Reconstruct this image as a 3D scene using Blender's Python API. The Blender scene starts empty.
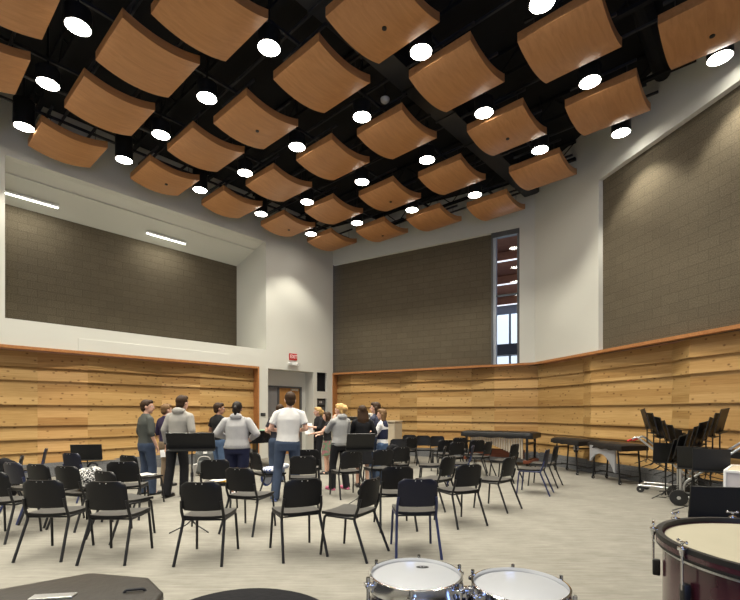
import bpy, bmesh, math, random
from mathutils import Vector, Matrix
R = math.radians
rnd = random.Random(7)
scene = bpy.context.scene
COL = scene.collection
F, CX, CY, EYE = 448.0, 370.0, 411.5, 1.5

# ------------------------------------------------------------------ measuring helpers (pinhole of the lens, eye at 1.5 m)
def gnd(px, py, z=0.0):
    d = F * (EYE - z) / (py - CY)
    return Vector(((px - CX) / F * d, d, z))
def dep(px, d, z=0.0):
    return Vector(((px - CX) / F * d, d, z))

# ------------------------------------------------------------------ materials
MATS = {}
def mat(name, col, rough=0.6, metal=0.0, var=0.08, scale=8.0, spec=0.5, bump=0.0, coat=0.0, emit=None, estr=0.0, alpha=1.0):
    if name in MATS: return MATS[name]
    m = bpy.data.materials.new(name); m.use_nodes = True
    nt = m.node_tree; b = nt.nodes['Principled BSDF']
    b.inputs['Roughness'].default_value = rough
    b.inputs['Metallic'].default_value = metal
    b.inputs['Specular IOR Level'].default_value = spec
    b.inputs['Coat Weight'].default_value = coat
    b.inputs['Alpha'].default_value = alpha
    tc = nt.nodes.new('ShaderNodeTexCoord')
    n = nt.nodes.new('ShaderNodeTexNoise'); n.inputs['Scale'].default_value = scale; n.inputs['Detail'].default_value = 4
    nt.links.new(tc.outputs['Object'], n.inputs['Vector'])
    mx = nt.nodes.new('ShaderNodeMix'); mx.data_type = 'RGBA'
    mx.inputs[6].default_value = (*[c * (1 - var) for c in col], 1)
    mx.inputs[7].default_value = (*[min(1, c * (1 + var)) for c in col], 1)
    nt.links.new(n.outputs['Fac'], mx.inputs[0])
    nt.links.new(mx.outputs[2], b.inputs['Base Color'])
    if bump:
        bp = nt.nodes.new('ShaderNodeBump'); bp.inputs['Strength'].default_value = bump; bp.inputs['Distance'].default_value = 0.01
        nt.links.new(n.outputs['Fac'], bp.inputs['Height']); nt.links.new(bp.outputs['Normal'], b.inputs['Normal'])
    if emit:
        b.inputs['Emission Color'].default_value = (*emit, 1); b.inputs['Emission Strength'].default_value = estr
    MATS[name] = m
    return m
def ramp(nt, stops):
    r = nt.nodes.new('ShaderNodeValToRGB')
    e = r.color_ramp.elements
    while len(e) < len(stops): e.new(0.5)
    for k, (p, c) in zip(e, stops):
        k.position = p; k.color = (*c, 1)
    return r
def mathn(nt, op, a, b=None):
    n = nt.nodes.new('ShaderNodeMath'); n.operation = op
    for i, v in enumerate((a, b)):
        if v is None: continue
        if isinstance(v, (int, float)): n.inputs[i].default_value = v
        else: nt.links.new(v, n.inputs[i])
    return n.outputs[0]
def mat_cmu(name, col, mortar, w=0.40, h=0.20, rough=0.95):
    m = bpy.data.materials.new(name); m.use_nodes = True
    nt = m.node_tree; b = nt.nodes['Principled BSDF']; b.inputs['Roughness'].default_value = rough
    b.inputs['Specular IOR Level'].default_value = 0.15
    uv = nt.nodes.new('ShaderNodeTexCoord')
    br = nt.nodes.new('ShaderNodeTexBrick')
    br.inputs['Scale'].default_value = 1.0
    br.inputs['Brick Width'].default_value = w; br.inputs['Row Height'].default_value = h
    br.inputs['Mortar Size'].default_value = 0.006; br.inputs['Mortar Smooth'].default_value = 0.2
    br.inputs['Color1'].default_value = (*col, 1)
    br.inputs['Color2'].default_value = (*[c * 0.90 for c in col], 1)
    br.inputs['Mortar'].default_value = (*mortar, 1)
    nt.links.new(uv.outputs['UV'], br.inputs['Vector'])
    n = nt.nodes.new('ShaderNodeTexNoise'); n.inputs['Scale'].default_value = 45; n.inputs['Detail'].default_value = 5
    nt.links.new(uv.outputs['UV'], n.inputs['Vector'])
    mx = nt.nodes.new('ShaderNodeMix'); mx.data_type = 'RGBA'; mx.blend_type = 'MULTIPLY'; mx.inputs[0].default_value = 1
    rp = ramp(nt, [(0.3, (0.68, 0.68, 0.68)), (0.7, (1.2, 1.2, 1.2))])
    nt.links.new(n.outputs['Fac'], rp.inputs[0])
    nt.links.new(br.outputs['Color'], mx.inputs[6]); nt.links.new(rp.outputs[0], mx.inputs[7])
    nt.links.new(mx.outputs[2], b.inputs['Base Color'])
    bp = nt.nodes.new('ShaderNodeBump'); bp.inputs['Strength'].default_value = 0.5; bp.inputs['Distance'].default_value = 0.01
    nt.links.new(mathn(nt, 'SUBTRACT', n.outputs['Fac'], br.outputs['Fac']), bp.inputs['Height'])
    nt.links.new(bp.outputs['Normal'], b.inputs['Normal'])
    MATS[name] = m
    return m
def mat_pine(name):
    m = bpy.data.materials.new(name); m.use_nodes = True
    nt = m.node_tree; b = nt.nodes['Principled BSDF']; b.inputs['Roughness'].default_value = 0.55
    b.inputs['Specular IOR Level'].default_value = 0.3
    tc = nt.nodes.new('ShaderNodeTexCoord')
    sp = nt.nodes.new('ShaderNodeSeparateXYZ'); nt.links.new(tc.outputs['UV'], sp.inputs[0])
    at = nt.nodes.new('ShaderNodeAttribute'); at.attribute_name = 'tint'
    board = mathn(nt, 'FLOOR', mathn(nt, 'MULTIPLY', sp.outputs['Y'], 6.6))
    wn = nt.nodes.new('ShaderNodeTexWhiteNoise'); wn.noise_dimensions = '2D'
    cb = nt.nodes.new('ShaderNodeCombineXYZ'); nt.links.new(board, cb.inputs[0]); nt.links.new(at.outputs['Fac'], cb.inputs[1])
    nt.links.new(cb.outputs[0], wn.inputs['Vector'])
    # grain
    mp = nt.nodes.new('ShaderNodeMapping'); mp.inputs['Scale'].default_value = (1.2, 26, 1)
    cb2 = nt.nodes.new('ShaderNodeCombineXYZ')
    nt.links.new(mathn(nt, 'ADD', sp.outputs['X'], mathn(nt, 'MULTIPLY', wn.outputs['Value'], 37.0)), cb2.inputs[0])
    nt.links.new(sp.outputs['Y'], cb2.inputs[1])
    nt.links.new(cb2.outputs[0], mp.inputs['Vector'])
    n = nt.nodes.new('ShaderNodeTexNoise'); n.inputs['Scale'].default_value = 1.6; n.inputs['Detail'].default_value = 5; n.inputs['Distortion'].default_value = 0.6
    nt.links.new(mp.outputs[0], n.inputs['Vector'])
    g = mathn(nt, 'ADD', mathn(nt, 'MULTIPLY', n.outputs['Fac'], 0.55), mathn(nt, 'MULTIPLY', wn.outputs['Value'], 0.40))
    rp = ramp(nt, [(0.2, (0.36, 0.195, 0.062)), (0.45, (0.50, 0.305, 0.112)), (0.75, (0.64, 0.42, 0.18))])
    nt.links.new(g, rp.inputs[0])
    # knots
    mk = nt.nodes.new('ShaderNodeMapping'); mk.inputs['Scale'].default_value = (4.6, 6.6, 1)
    nt.links.new(cb2.outputs[0], mk.inputs['Vector'])
    v = nt.nodes.new('ShaderNodeTexVoronoi'); v.voronoi_dimensions = '2D'; v.inputs['Scale'].default_value = 1.0
    nt.links.new(mk.outputs[0], v.inputs['Vector'])
    kr = ramp(nt, [(0.04, (0.30, 0.22, 0.16)), (0.17, (1, 1, 1))])
    sc3 = nt.nodes.new('ShaderNodeSeparateColor'); nt.links.new(v.outputs['Color'], sc3.inputs[0])
    nt.links.new(mathn(nt, 'ADD', v.outputs['Distance'], mathn(nt, 'MULTIPLY', mathn(nt, 'GREATER_THAN', sc3.outputs[0], 0.42), 1.0)), kr.inputs[0])
    mx = nt.nodes.new('ShaderNodeMix'); mx.data_type = 'RGBA'; mx.blend_type = 'MULTIPLY'; mx.inputs[0].default_value = 0.85
    nt.links.new(rp.outputs[0], mx.inputs[6]); nt.links.new(kr.outputs[0], mx.inputs[7])
    # panel tint; its dark end paints shade on the narrow facets
    tr = ramp(nt, [(0.0, (0.80, 0.80, 0.80)), (0.5, (0.95, 0.93, 0.90)), (1.0, (0.96, 0.90, 0.90))])
    nt.links.new(at.outputs['Fac'], tr.inputs[0])
    m2 = nt.nodes.new('ShaderNodeMix'); m2.data_type = 'RGBA'; m2.blend_type = 'MULTIPLY'; m2.inputs[0].default_value = 1
    nt.links.new(mx.outputs[2], m2.inputs[6]); nt.links.new(tr.outputs[0], m2.inputs[7])
    nt.links.new(m2.outputs[2], b.inputs['Base Color'])
    MATS[name] = m
    return m
def mat_veneer(name, c0, c1, rough=0.35, sc=(2.0, 30, 30)):
    m = bpy.data.materials.new(name); m.use_nodes = True
    nt = m.node_tree; b = nt.nodes['Principled BSDF']; b.inputs['Roughness'].default_value = rough
    b.inputs['Specular IOR Level'].default_value = 0.4
    tc = nt.nodes.new('ShaderNodeTexCoord')
    oi = nt.nodes.new('ShaderNodeObjectInfo')
    ad = nt.nodes.new('ShaderNodeVectorMath'); ad.operation = 'ADD'
    nt.links.new(tc.outputs['Object'], ad.inputs[0])
    sc2 = nt.nodes.new('ShaderNodeVectorMath'); sc2.operation = 'SCALE'; sc2.inputs[3].default_value = 1.7
    nt.links.new(oi.outputs['Location'], sc2.inputs[0]); nt.links.new(sc2.outputs[0], ad.inputs[1])
    mp = nt.nodes.new('ShaderNodeMapping'); mp.inputs['Scale'].default_value = sc
    nt.links.new(ad.outputs[0], mp.inputs['Vector'])
    n = nt.nodes.new('ShaderNodeTexNoise'); n.inputs['Scale'].default_value = 1.0; n.inputs['Detail'].default_value = 6; n.inputs['Distortion'].default_value = 0.8
    nt.links.new(mp.outputs[0], n.inputs['Vector'])
    rp = ramp(nt, [(0.3, c0), (0.7, c1)]); nt.links.new(n.outputs['Fac'], rp.inputs[0])
    nt.links.new(rp.outputs[0], b.inputs['Base Color'])
    MATS[name] = m
    return m
def mat_carpet(name):
    m = bpy.data.materials.new(name); m.use_nodes = True
    nt = m.node_tree; b = nt.nodes['Principled BSDF']; b.inputs['Roughness'].default_value = 0.95
    b.inputs['Specular IOR Level'].default_value = 0.12
    tc = nt.nodes.new('ShaderNodeTexCoord')
    mp = nt.nodes.new('ShaderNodeMapping'); mp.inputs['Scale'].default_value = (1.3, 12, 1); mp.inputs['Rotation'].default_value = (0, 0, R(20))
    nt.links.new(tc.outputs['Object'], mp.inputs['Vector'])
    n = nt.nodes.new('ShaderNodeTexNoise'); n.inputs['Scale'].default_value = 2.2; n.inputs['Detail'].default_value = 6; n.inputs['Roughness'].default_value = 0.65
    nt.links.new(mp.outputs[0], n.inputs['Vector'])
    n2 = nt.nodes.new('ShaderNodeTexNoise'); n2.inputs['Scale'].default_value = 2.5; n2.inputs['Detail'].default_value = 7; n2.inputs['Roughness'].default_value = 0.7
    nt.links.new(tc.outputs['Object'], n2.inputs['Vector'])
    g = mathn(nt, 'ADD', mathn(nt, 'MULTIPLY', n.outputs['Fac'], 0.6), mathn(nt, 'MULTIPLY', n2.outputs['Fac'], 0.4))
    rp = ramp(nt, [(0.36, (0.155, 0.146, 0.127)), (0.5, (0.195, 0.185, 0.161)), (0.64, (0.238, 0.225, 0.198))])
    nt.links.new(g, rp.inputs[0]); nt.links.new(rp.outputs[0], b.inputs['Base Color'])
    MATS[name] = m
    return m
def mat_pattern(name, c0, c1, scale, thr=0.5, kind='noise'):
    m = bpy.data.materials.new(name); m.use_nodes = True
    nt = m.node_tree; b = nt.nodes['Principled BSDF']; b.inputs['Roughness'].default_value = 0.8
    tc = nt.nodes.new('ShaderNodeTexCoord')
    if kind == 'wave':
        n = nt.nodes.new('ShaderNodeTexWave'); n.inputs['Distortion'].default_value = 1.0
    else:
        n = nt.nodes.new('ShaderNodeTexNoise'); n.inputs['Detail'].default_value = 2
    n.inputs['Scale'].default_value = scale
    nt.links.new(tc.outputs['Object'], n.inputs['Vector'])
    rp = ramp(nt, [(thr - 0.03, c0), (thr + 0.03, c1)])
    nt.links.new(n.outputs['Fac'], rp.inputs[0]); nt.links.new(rp.outputs[0], b.inputs['Base Color'])
    MATS[name] = m
    return m

M_WHITE = mat('painted_white', (0.66, 0.655, 0.60), 0.85, var=0.02, scale=1.5, spec=0.2)
M_CMU = mat_cmu('concrete_block', (0.140, 0.116, 0.080), (0.095, 0.079, 0.055))
M_CMUB = mat_cmu('grey_block', (0.20, 0.205, 0.215), (0.12, 0.12, 0.125))
M_PINE = mat_pine('knotty_pine')
M_CEDAR = mat_veneer('cedar_trim', (0.38, 0.155, 0.05), (0.50, 0.225, 0.08), 0.5)
M_VENEER = mat_veneer('cherry_veneer', (0.43, 0.20, 0.075), (0.53, 0.26, 0.105), 0.42, (1.2, 16, 16))
M_CARPET = mat_carpet('carpet_tile')
M_DECK = mat('black_deck', (0.012, 0.012, 0.013), 0.8, spec=0.2)
M_BLACK = mat('black_steel', (0.011, 0.011, 0.012), 0.45, spec=0.4)
M_STRUT = mat('black_strut', (0.03, 0.03, 0.033), 0.5)
M_LAMP = mat('lamp_lens', (1, 1, 1), 0.4, emit=(1.0, 0.95, 0.84), estr=30)
M_TUBE = mat('fluorescent_tube', (1, 1, 1), 0.4, emit=(0.97, 1.0, 0.90), estr=5)
M_CHAIR = mat('chair_plastic', (0.0075, 0.0075, 0.0085), 0.45, spec=0.28, bump=0.1, scale=90)
M_SEAT = mat('chair_seat', (0.050, 0.047, 0.043), 0.55, spec=0.25, scale=60)
M_RIVET = mat('bright_rivet', (0.6, 0.6, 0.6), 0.3, metal=1)
M_STAND = mat('stand_black', (0.014, 0.014, 0.014), 0.45, spec=0.35)
M_GLINTP = mat('blue_glint_plastic', (0.008, 0.0095, 0.022), 0.42, spec=0.35)  # blue daylight glint on some chairs, painted into their finish
M_GLINTS = mat('blue_glint_steel', (0.020, 0.028, 0.085), 0.35)
M_CHROME = mat('chrome', (0.75, 0.76, 0.78), 0.12, metal=1.0, var=0.02)
M_SILVER = mat('silver_tube', (0.62, 0.63, 0.64), 0.3, metal=0.9, var=0.03)
M_RUBBER = mat('rubber', (0.02, 0.02, 0.02), 0.8)
M_RED = mat('red_grip', (0.55, 0.02, 0.02), 0.5)
M_VINYL = mat('black_vinyl', (0.010, 0.010, 0.011), 0.4, scale=14, bump=0.35, spec=0.3)
M_TRUNK = mat('trunk_vinyl', (0.030, 0.027, 0.024), 0.38, scale=14, bump=0.35, spec=0.4)
M_CLOTHBLK = mat('black_cloth', (0.010, 0.010, 0.012), 0.9, scale=20, bump=0.4, spec=0.15)
M_HEAD = mat('drum_head', (0.33, 0.34, 0.365), 0.45, var=0.02)
M_CALF = mat('calf_head', (0.36, 0.33, 0.245), 0.5, var=0.08, scale=6)
M_MAROON = mat('maroon_shell', (0.045, 0.010, 0.018), 0.25, coat=0.5, var=0.25, scale=14)
M_NAVYSHELL = mat('dark_shell', (0.02, 0.018, 0.03), 0.2, coat=0.5)
M_PIANO = mat('piano_black', (0.01, 0.01, 0.011), 0.12, coat=0.6)
M_IVORY = mat('ivory_key', (0.85, 0.83, 0.76), 0.3)
M_BEIGE = mat('beige_laminate', (0.52, 0.44, 0.32), 0.6)
M_PAPER = mat('paper_white', (0.85, 0.85, 0.83), 0.8, var=0.02)
M_YELLOW = mat('yellow_folder', (0.75, 0.50, 0.08), 0.7)
M_GREYBAG = mat('grey_bag', (0.09, 0.095, 0.095), 0.8, scale=20, bump=0.4)
M_LGREY = mat('light_grey', (0.45, 0.44, 0.42), 0.6)
M_FRAME = mat('grey_frame', (0.10, 0.105, 0.11), 0.4)
M_LFRAME = mat('silver_frame', (0.42, 0.46, 0.52), 0.4)
M_EXIT = mat('exit_red', (0.45, 0.02, 0.02), 0.4, emit=(0.8, 0.03, 0.03), estr=0.06)
M_TEXT = mat('exit_letters', (0.9, 0.8, 0.78), 0.5, emit=(1, 0.7, 0.65), estr=0.15)
M_DOOR = mat_veneer('door_veneer', (0.40, 0.19, 0.06), (0.52, 0.27, 0.09), 0.4, (30, 30, 2))
M_GREYDOOR = mat('grey_door', (0.22, 0.21, 0.21), 0.6)
M_BARS = mat_veneer('rosewood', (0.12, 0.035, 0.018), (0.22, 0.06, 0.03), 0.35)
M_RESO = mat('resonator_metal', (0.72, 0.66, 0.55), 0.35, metal=0.6)
M_RESOP = mat('resonator_panel', (0.40, 0.41, 0.44), 0.45, metal=0.3)

# ------------------------------------------------------------------ object helpers
def obj(name, bm, m, parent=None, smooth=None):
    me = bpy.data.meshes.new(name)
    bmesh.ops.recalc_face_normals(bm, faces=bm.faces)
    bm.to_mesh(me); bm.free()
    ms = m if isinstance(m, (list, tuple)) else [m]
    for x in ms: me.materials.append(x)
    if smooth is not None:
        me.shade_smooth()
        if smooth < 180: me.set_sharp_from_angle(angle=R(smooth))
    o = bpy.data.objects.new(name, me); COL.objects.link(o)
    if parent is not None: o.parent = parent
    return o
def thing(name, label, cat, loc=(0, 0, 0), rz=0.0, group=None):
    o = bpy.data.objects.new(name, None); COL.objects.link(o)
    o.location = loc; o.rotation_euler = (0, 0, rz); o.empty_display_size = 0.1
    o['label'] = label; o['category'] = cat
    if group: o['group'] = group
    return o
def tag(o, label, cat, group=None):
    o['label'] = label; o['category'] = cat
    if group: o['group'] = group
    return o
def struct(name, bm, m, parent=None, smooth=None):
    o = obj(name, bm, m, parent, smooth)
    if parent is None: o['kind'] = 'structure'
    return o
KIDS = {}
def dup(root, loc, rz, label, group=None):
    r = root.copy(); COL.objects.link(r); r.location = loc; r.rotation_euler = (0, 0, rz)
    r['label'] = label
    if group: r['group'] = group
    def rec(src, dst):
        for ch in list(src.children):
            c = ch.copy(); COL.objects.link(c); c.parent = dst
            rec(ch, c)
    rec(root, r)
    return r
def NB(): return bmesh.new()
def box(bm, c, s, rot=None, bev=0.0, mi=0):
    ret = bmesh.ops.create_cube(bm, size=1)
    vs = ret['verts']
    M = Matrix.Translation(Vector(c)) @ (rot.to_4x4() if rot else Matrix.Identity(4)) @ Matrix.Diagonal((*s, 1))
    bmesh.ops.transform(bm, matrix=M, verts=vs)
    fs = {f for v in vs for f in v.link_faces}
    for f in fs: f.material_index = mi
    if bev > 0:
        es = list({e for v in vs for e in v.link_edges})
        bmesh.ops.bevel(bm, geom=es, offset=bev, segments=2, affect='EDGES', profile=0.5)
    return vs
def cyl(bm, p0, p1, r0, r1=None, n=16, caps=True, mi=0):
    p0 = Vector(p0); p1 = Vector(p1); r1 = r0 if r1 is None else r1
    d = p1 - p0; L = d.length
    if L < 1e-6: return
    q = d.to_track_quat('Z', 'Y').to_matrix().to_4x4()
    ret = bmesh.ops.create_cone(bm, cap_ends=caps, cap_tris=False, segments=n, radius1=r0, radius2=r1, depth=L,
                                matrix=Matrix.Translation((p0 + p1) / 2) @ q)
    for f in {f for v in ret['verts'] for f in v.link_faces}: f.material_index = mi
def sph(bm, c, r, n=12, rot=None, mi=0):
    r = (r, r, r) if isinstance(r, (int, float)) else r
    M = Matrix.Translation(Vector(c)) @ (rot.to_4x4() if rot else Matrix.Identity(4)) @ Matrix.Diagonal((*r, 1))
    ret = bmesh.ops.create_uvsphere(bm, u_segments=n, v_segments=max(6, n * 2 // 3), radius=1, matrix=M)
    for f in {f for v in ret['verts'] for f in v.link_faces}: f.material_index = mi
def tube(bm, pts, r, n=10, mi=0):
    pts = [Vector(p) for p in pts]
    rings = []
    prev = None
    for i, p in enumerate(pts):
        t = (pts[min(i + 1, len(pts) - 1)] - pts[max(i - 1, 0)]).normalized()
        if prev is None:
            a = Vector((0, 0, 1)) if abs(t.z) < 0.9 else Vector((1, 0, 0))
            u = t.cross(a).normalized()
        else:
            u = (prev - t * prev.dot(t)).normalized()
        prev = u; w = t.cross(u)
        rr = r[i] if isinstance(r, (list, tuple)) else r
        rings.append([bm.verts.new(p + (u * math.cos(2 * math.pi * k / n) + w * math.sin(2 * math.pi * k / n)) * rr) for k in range(n)])
    for a, b in zip(rings, rings[1:]):
        for k in range(n):
            f = bm.faces.new((a[k], a[(k + 1) % n], b[(k + 1) % n], b[k])); f.material_index = mi
    for ring in (rings[0][::-1], rings[-1]):
        f = bm.faces.new(ring); f.material_index = mi
def bend(pts, rad=0.04, n=5):
    """round the inner corners of a polyline"""
    pts = [Vector(p) for p in pts]; out = [pts[0]]
    for i in range(1, len(pts) - 1):
        a, b, c = pts[i - 1], pts[i], pts[i + 1]
        r = min(rad, (a - b).length * 0.45, (c - b).length * 0.45)
        p = b + (a - b).normalized() * r; q = b + (c - b).normalized() * r
        for k in range(n + 1):
            t = k / n
            out.append(p * (1 - t) ** 2 + b * 2 * t * (1 - t) + q * t * t)
    out.append(pts[-1])
    return out
def lathe(bm, prof, c=(0, 0, 0), n=32, mi=0, closed=False):
    c = Vector(c); rings = []
    for r, z in prof:
        rings.append([bm.verts.new(c + Vector((r * math.cos(2 * math.pi * k / n), r * math.sin(2 * math.pi * k / n), z))) for k in range(n)])
    pairs = list(zip(rings, rings[1:])) + ([(rings[-1], rings[0])] if closed else [])
    for a, b in pairs:
        for k in range(n):
            f = bm.faces.new((a[k], a[(k + 1) % n], b[(k + 1) % n], b[k])); f.material_index = mi
    if not closed:
        for ring, (r, z) in ((rings[0], prof[0]), (rings[-1], prof[-1])):
            if r > 1e-5:
                f = bm.faces.new(ring); f.material_index = mi
def prism(bm, pts, z0, z1, mi=0):
    a = [bm.verts.new((x, y, z0)) for x, y in pts]; b = [bm.verts.new((x, y, z1)) for x, y in pts]
    n = len(pts)
    fs = [bm.faces.new(a[::-1]), bm.faces.new(b)]
    for k in range(n): fs.append(bm.faces.new((a[k], a[(k + 1) % n], b[(k + 1) % n], b[k])))
    for f in fs: f.material_index = mi
    return a, b
def baked(name, bm, mods, m, parent=None, smooth=180):
    """link a mesh whose modifiers are applied"""
    me = bpy.data.meshes.new('tmp'); bmesh.ops.recalc_face_normals(bm, faces=bm.faces); bm.to_mesh(me); bm.free()
    o = bpy.data.objects.new('tmp', me); COL.objects.link(o)
    for t, kw in mods:
        md = o.modifiers.new(t, t)
        for k, v in kw.items(): setattr(md, k, v)
    dg = bpy.context.evaluated_depsgraph_get(); dg.update()
    me2 = bpy.data.meshes.new_from_object(o.evaluated_get(dg))
    bpy.data.objects.remove(o); bpy.data.meshes.remove(me)
    me2.name = name
    me2.materials.clear()
    me2.materials.append(m)
    me2.shade_smooth()
    if smooth < 180: me2.set_sharp_from_angle(angle=R(smooth))
    o2 = bpy.data.objects.new(name, me2); COL.objects.link(o2)
    if parent is not None: o2.parent = parent
    return o2

# ================================================================== THE ROOM
RAIL = 2.90
DECK = 8.35
def rl(x): return 345.5 + (367.5 - 345.5) / 258 * x
def wall_at(px, py): return dep(px, F * (RAIL - EYE) / (CY - py))
A0 = wall_at(0, rl(0)); C1 = wall_at(333, rl(333)); C2 = wall_at(535, 363.4); D1 = wall_at(740, 326)
class Wall:
    def __init__(s, P, Q):
        s.P = Vector((P.x, P.y, 0)); d = Vector((Q.x - P.x, Q.y - P.y, 0)); s.L = d.length; s.d = d.normalized()
        n = Vector((-s.d.y, s.d.x, 0))            # outward when walking left->back->right with the room on the right hand
        s.n = n
    def pt(s, a, z, dp=0.0): return s.P + s.d * a + s.n * dp + Vector((0, 0, z))
    def s_of(s, px, dp=0.0):
        k = (px - CX) / F; p = s.P + s.n * dp
        return (k * p.y - p.x) / (s.d.x - k * s.d.y)
    def z_of(s, px, py, dp=0.0):
        y = (s.P + s.d * s.s_of(px, dp) + s.n * dp).y
        return EYE + (CY - py) / F * y
    def rz(s): return math.atan2(s.d.y, s.d.x)
WL = Wall(A0, C1); WB = Wall(C1, C2); WR = Wall(C2, D1)
S_LEFT0 = -2.6
S_RIGHT1 = (C2.y + 4.5) / -WR.d.y
PL = WL.pt(S_LEFT0, 0); PR = WR.pt(S_RIGHT1, 0)
REAR_Y = PR.y

def quad(bm, uvl, p, uv, mi=0):
    f = bm.faces.new([bm.verts.new(q) for q in p]); f.material_index = mi
    for l, c in zip(f.loops, uv): l[uvl].uv = c
    return f
def sheet(bm, W, s0, s1, z0, z1, dp=0.0, mi=0):
    uvl = bm.loops.layers.uv.verify()
    return quad(bm, uvl, [W.pt(s0, z0, dp), W.pt(s1, z0, dp), W.pt(s1, z1, dp), W.pt(s0, z1, dp)], [(s0, z0), (s1, z0), (s1, z1), (s0, z1)], mi)
def reveal(bm, W, s0, s1, z0, z1, dp, sides='lrtb', mi=0):
    uvl = bm.loops.layers.uv.verify()
    def q(a, b, z_a, z_b):
        quad(bm, uvl, [W.pt(a, z_a, 0), W.pt(b, z_b, 0), W.pt(b, z_b, dp), W.pt(a, z_a, dp)], [(0, 0), (1, 0), (1, 1), (0, 1)], mi)
    if 'l' in sides: q(s0, s0, z0, z1)
    if 'r' in sides: q(s1, s1, z0, z1)
    if 't' in sides: q(s0, s1, z1, z1)
    if 'b' in sides: q(s0, s1, z0, z0)
def holed(bm, W, s0, s1, z0, z1, holes, dp=0.0, mi=0):
    S = sorted({s0, s1, *[v for h in holes for v in h[:2] if s0 < v < s1]}); Z = sorted({z0, z1, *[v for h in holes for v in h[2:4] if z0 < v < z1]})
    for a, b in zip(S, S[1:]):
        for c, d in zip(Z, Z[1:]):
            ms, mz = (a + b) / 2, (c + d) / 2
            if any(h[0] < ms < h[1] and h[2] < mz < h[3] for h in holes): continue
            sheet(bm, W, a, b, c, d, dp, mi)

# floor and black deck overhead
bm = NB()
plan = [PL, A0, C1, C2, D1, PR, Vector((PL.x, REAR_Y, 0))]
def ext(p, k=0.6):
    c = Vector((0, 6, 0)); d = (p - c); d.z = 0
    return p + d.normalized() * k
f = bm.faces.new([bm.verts.new(ext(Vector((p.x, p.y, 0)))) for p in plan])
struct('floor', bm, M_CARPET)
bm = NB()
bm.faces.new([bm.verts.new(ext(Vector((p.x, p.y, DECK)))) for p in plan])
bmesh.ops.recalc_face_normals(bm, faces=bm.faces)
struct('ceiling', bm, M_DECK)

# ---------------------------------------------- left wall: white, high window-like alcove, door portal, wood niche
OZ0, OZ1 = 3.50, 6.98
o_s0, o_s1 = WL.s_of(5), WL.s_of(266)
n_s1 = WL.s_of(258)
d_s0, d_s1 = WL.s_of(268), WL.s_of(313.5)
k_s0, k_s1 = WL.s_of(317), WL.s_of(327)
kz = [(WL.z_of(322, 391.5), WL.z_of(322, 372.5)), (WL.z_of(322, 436), WL.z_of(322, 398.5))]
bm = NB()
holes = [(o_s0, o_s1, OZ0, OZ1), (S_LEFT0 - 1, n_s1, -1, RAIL), (d_s0, d_s1, -1, RAIL)] + [(k_s0, k_s1, a, b) for a, b in kz]
holed(bm, WL, S_LEFT0, WL.L, 0, DECK, holes)
reveal(bm, WL, o_s0, o_s1, OZ0, OZ1, 0.22)
reveal(bm, WL, d_s0, d_s1, 0, RAIL, 0.45, 'lrt')
for a, b in kz: reveal(bm, WL, k_s0, k_s1, a, b, 0.30)
struct('wall_left', bm, M_WHITE)
# alcove behind the upper opening
AD = 1.75
a_s1 = o_s1 + 0.02
bm = NB()
uvl = bm.loops.layers.uv.verify()
quad(bm, uvl, [WL.pt(o_s0 - 3, OZ1, 0.22), WL.pt(o_s1, OZ1, 0.22), WL.pt(o_s1, 6.57, AD), WL.pt(o_s0 - 3, 6.57, AD)], [(0, 0), (1, 0), (1, 1), (0, 1)])
quad(bm, uvl, [WL.pt(o_s0 - 3, OZ0, 0.22), WL.pt(o_s1, OZ0, 0.22), WL.pt(o_s1, OZ0, AD), WL.pt(o_s0 - 3, OZ0, AD)], [(0, 0), (1, 0), (1, 1), (0, 1)])
for s in (o_s0 - 3, o_s1):
    quad(bm, uvl, [WL.pt(s, OZ0, 0.22), WL.pt(s, OZ1, 0.22), WL.pt(s, OZ1, AD), WL.pt(s, OZ0, AD)], [(0, 0), (1, 0), (1, 1), (0, 1)])
sheet(bm, WL, o_s0 - 3, o_s0, OZ0, OZ1, 0.221)
struct('wall_alcove', bm, M_WHITE)
bm = NB(); sheet(bm, WL, o_s0 - 3, o_s1, OZ0, 6.62, AD - 0.005)
struct('wall_alcove_block', bm, M_CMU)
# flush access panel above the wood
bm = NB()
pa0, pa1 = WL.s_of(78), WL.s_of(228)
def wbox(bm, W, s0, s1, z0, z1, d0, d1, bev=0.0, mi=0):
    c = W.pt((s0 + s1) / 2, (z0 + z1) / 2, (d0 + d1) / 2)
    return box(bm, c, (abs(s1 - s0), abs(d1 - d0), abs(z1 - z0)), Matrix.Rotation(W.rz(), 3, 'Z'), bev, mi)
wbox(bm, WL, pa0, pa1, RAIL + 0.03, RAIL + 0.33, -0.012, 0.02, 0.006)
struct('trim_1', bm, M_WHITE)

# ---------------------------------------------- back wall
b_w0, b_w1 = WB.s_of(491), WB.s_of(519.5)
BZ = 6.95
bm = NB()
holed(bm, WB, 0, WB.L, 0, DECK, [(0, b_w0, RAIL, BZ), (b_w0, b_w1, RAIL, BZ), (0, WB.L, -1, RAIL)])
reveal(bm, WB, 0.0, b_w1, RAIL, BZ, 0.12, 'rt')
struct('wall_back', bm, M_WHITE)
bm = NB(); sheet(bm, WB, -0.2, b_w0, RAIL - 0.05, BZ + 0.05, 0.12)
struct('wall_back_block', bm, M_CMU)
# ---------------------------------------------- right wall
r_c0 = WR.s_of(598.5)
RZ = 6.93
bm = NB()
holed(bm, WR, 0, S_RIGHT1, 0, DECK, [(r_c0, S_RIGHT1 + 1, RAIL, RZ), (-0.01, S_RIGHT1 + 1, -1, RAIL)])
reveal(bm, WR, r_c0, S_RIGHT1, RAIL, RZ, 0.12, 'lt')
struct('wall_right', bm, M_WHITE)
bm = NB(); sheet(bm, WR, r_c0 - 0.2, S_RIGHT1, RAIL - 0.05, RZ + 0.05, 0.12)
struct('wall_right_block', bm, M_CMU)
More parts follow.
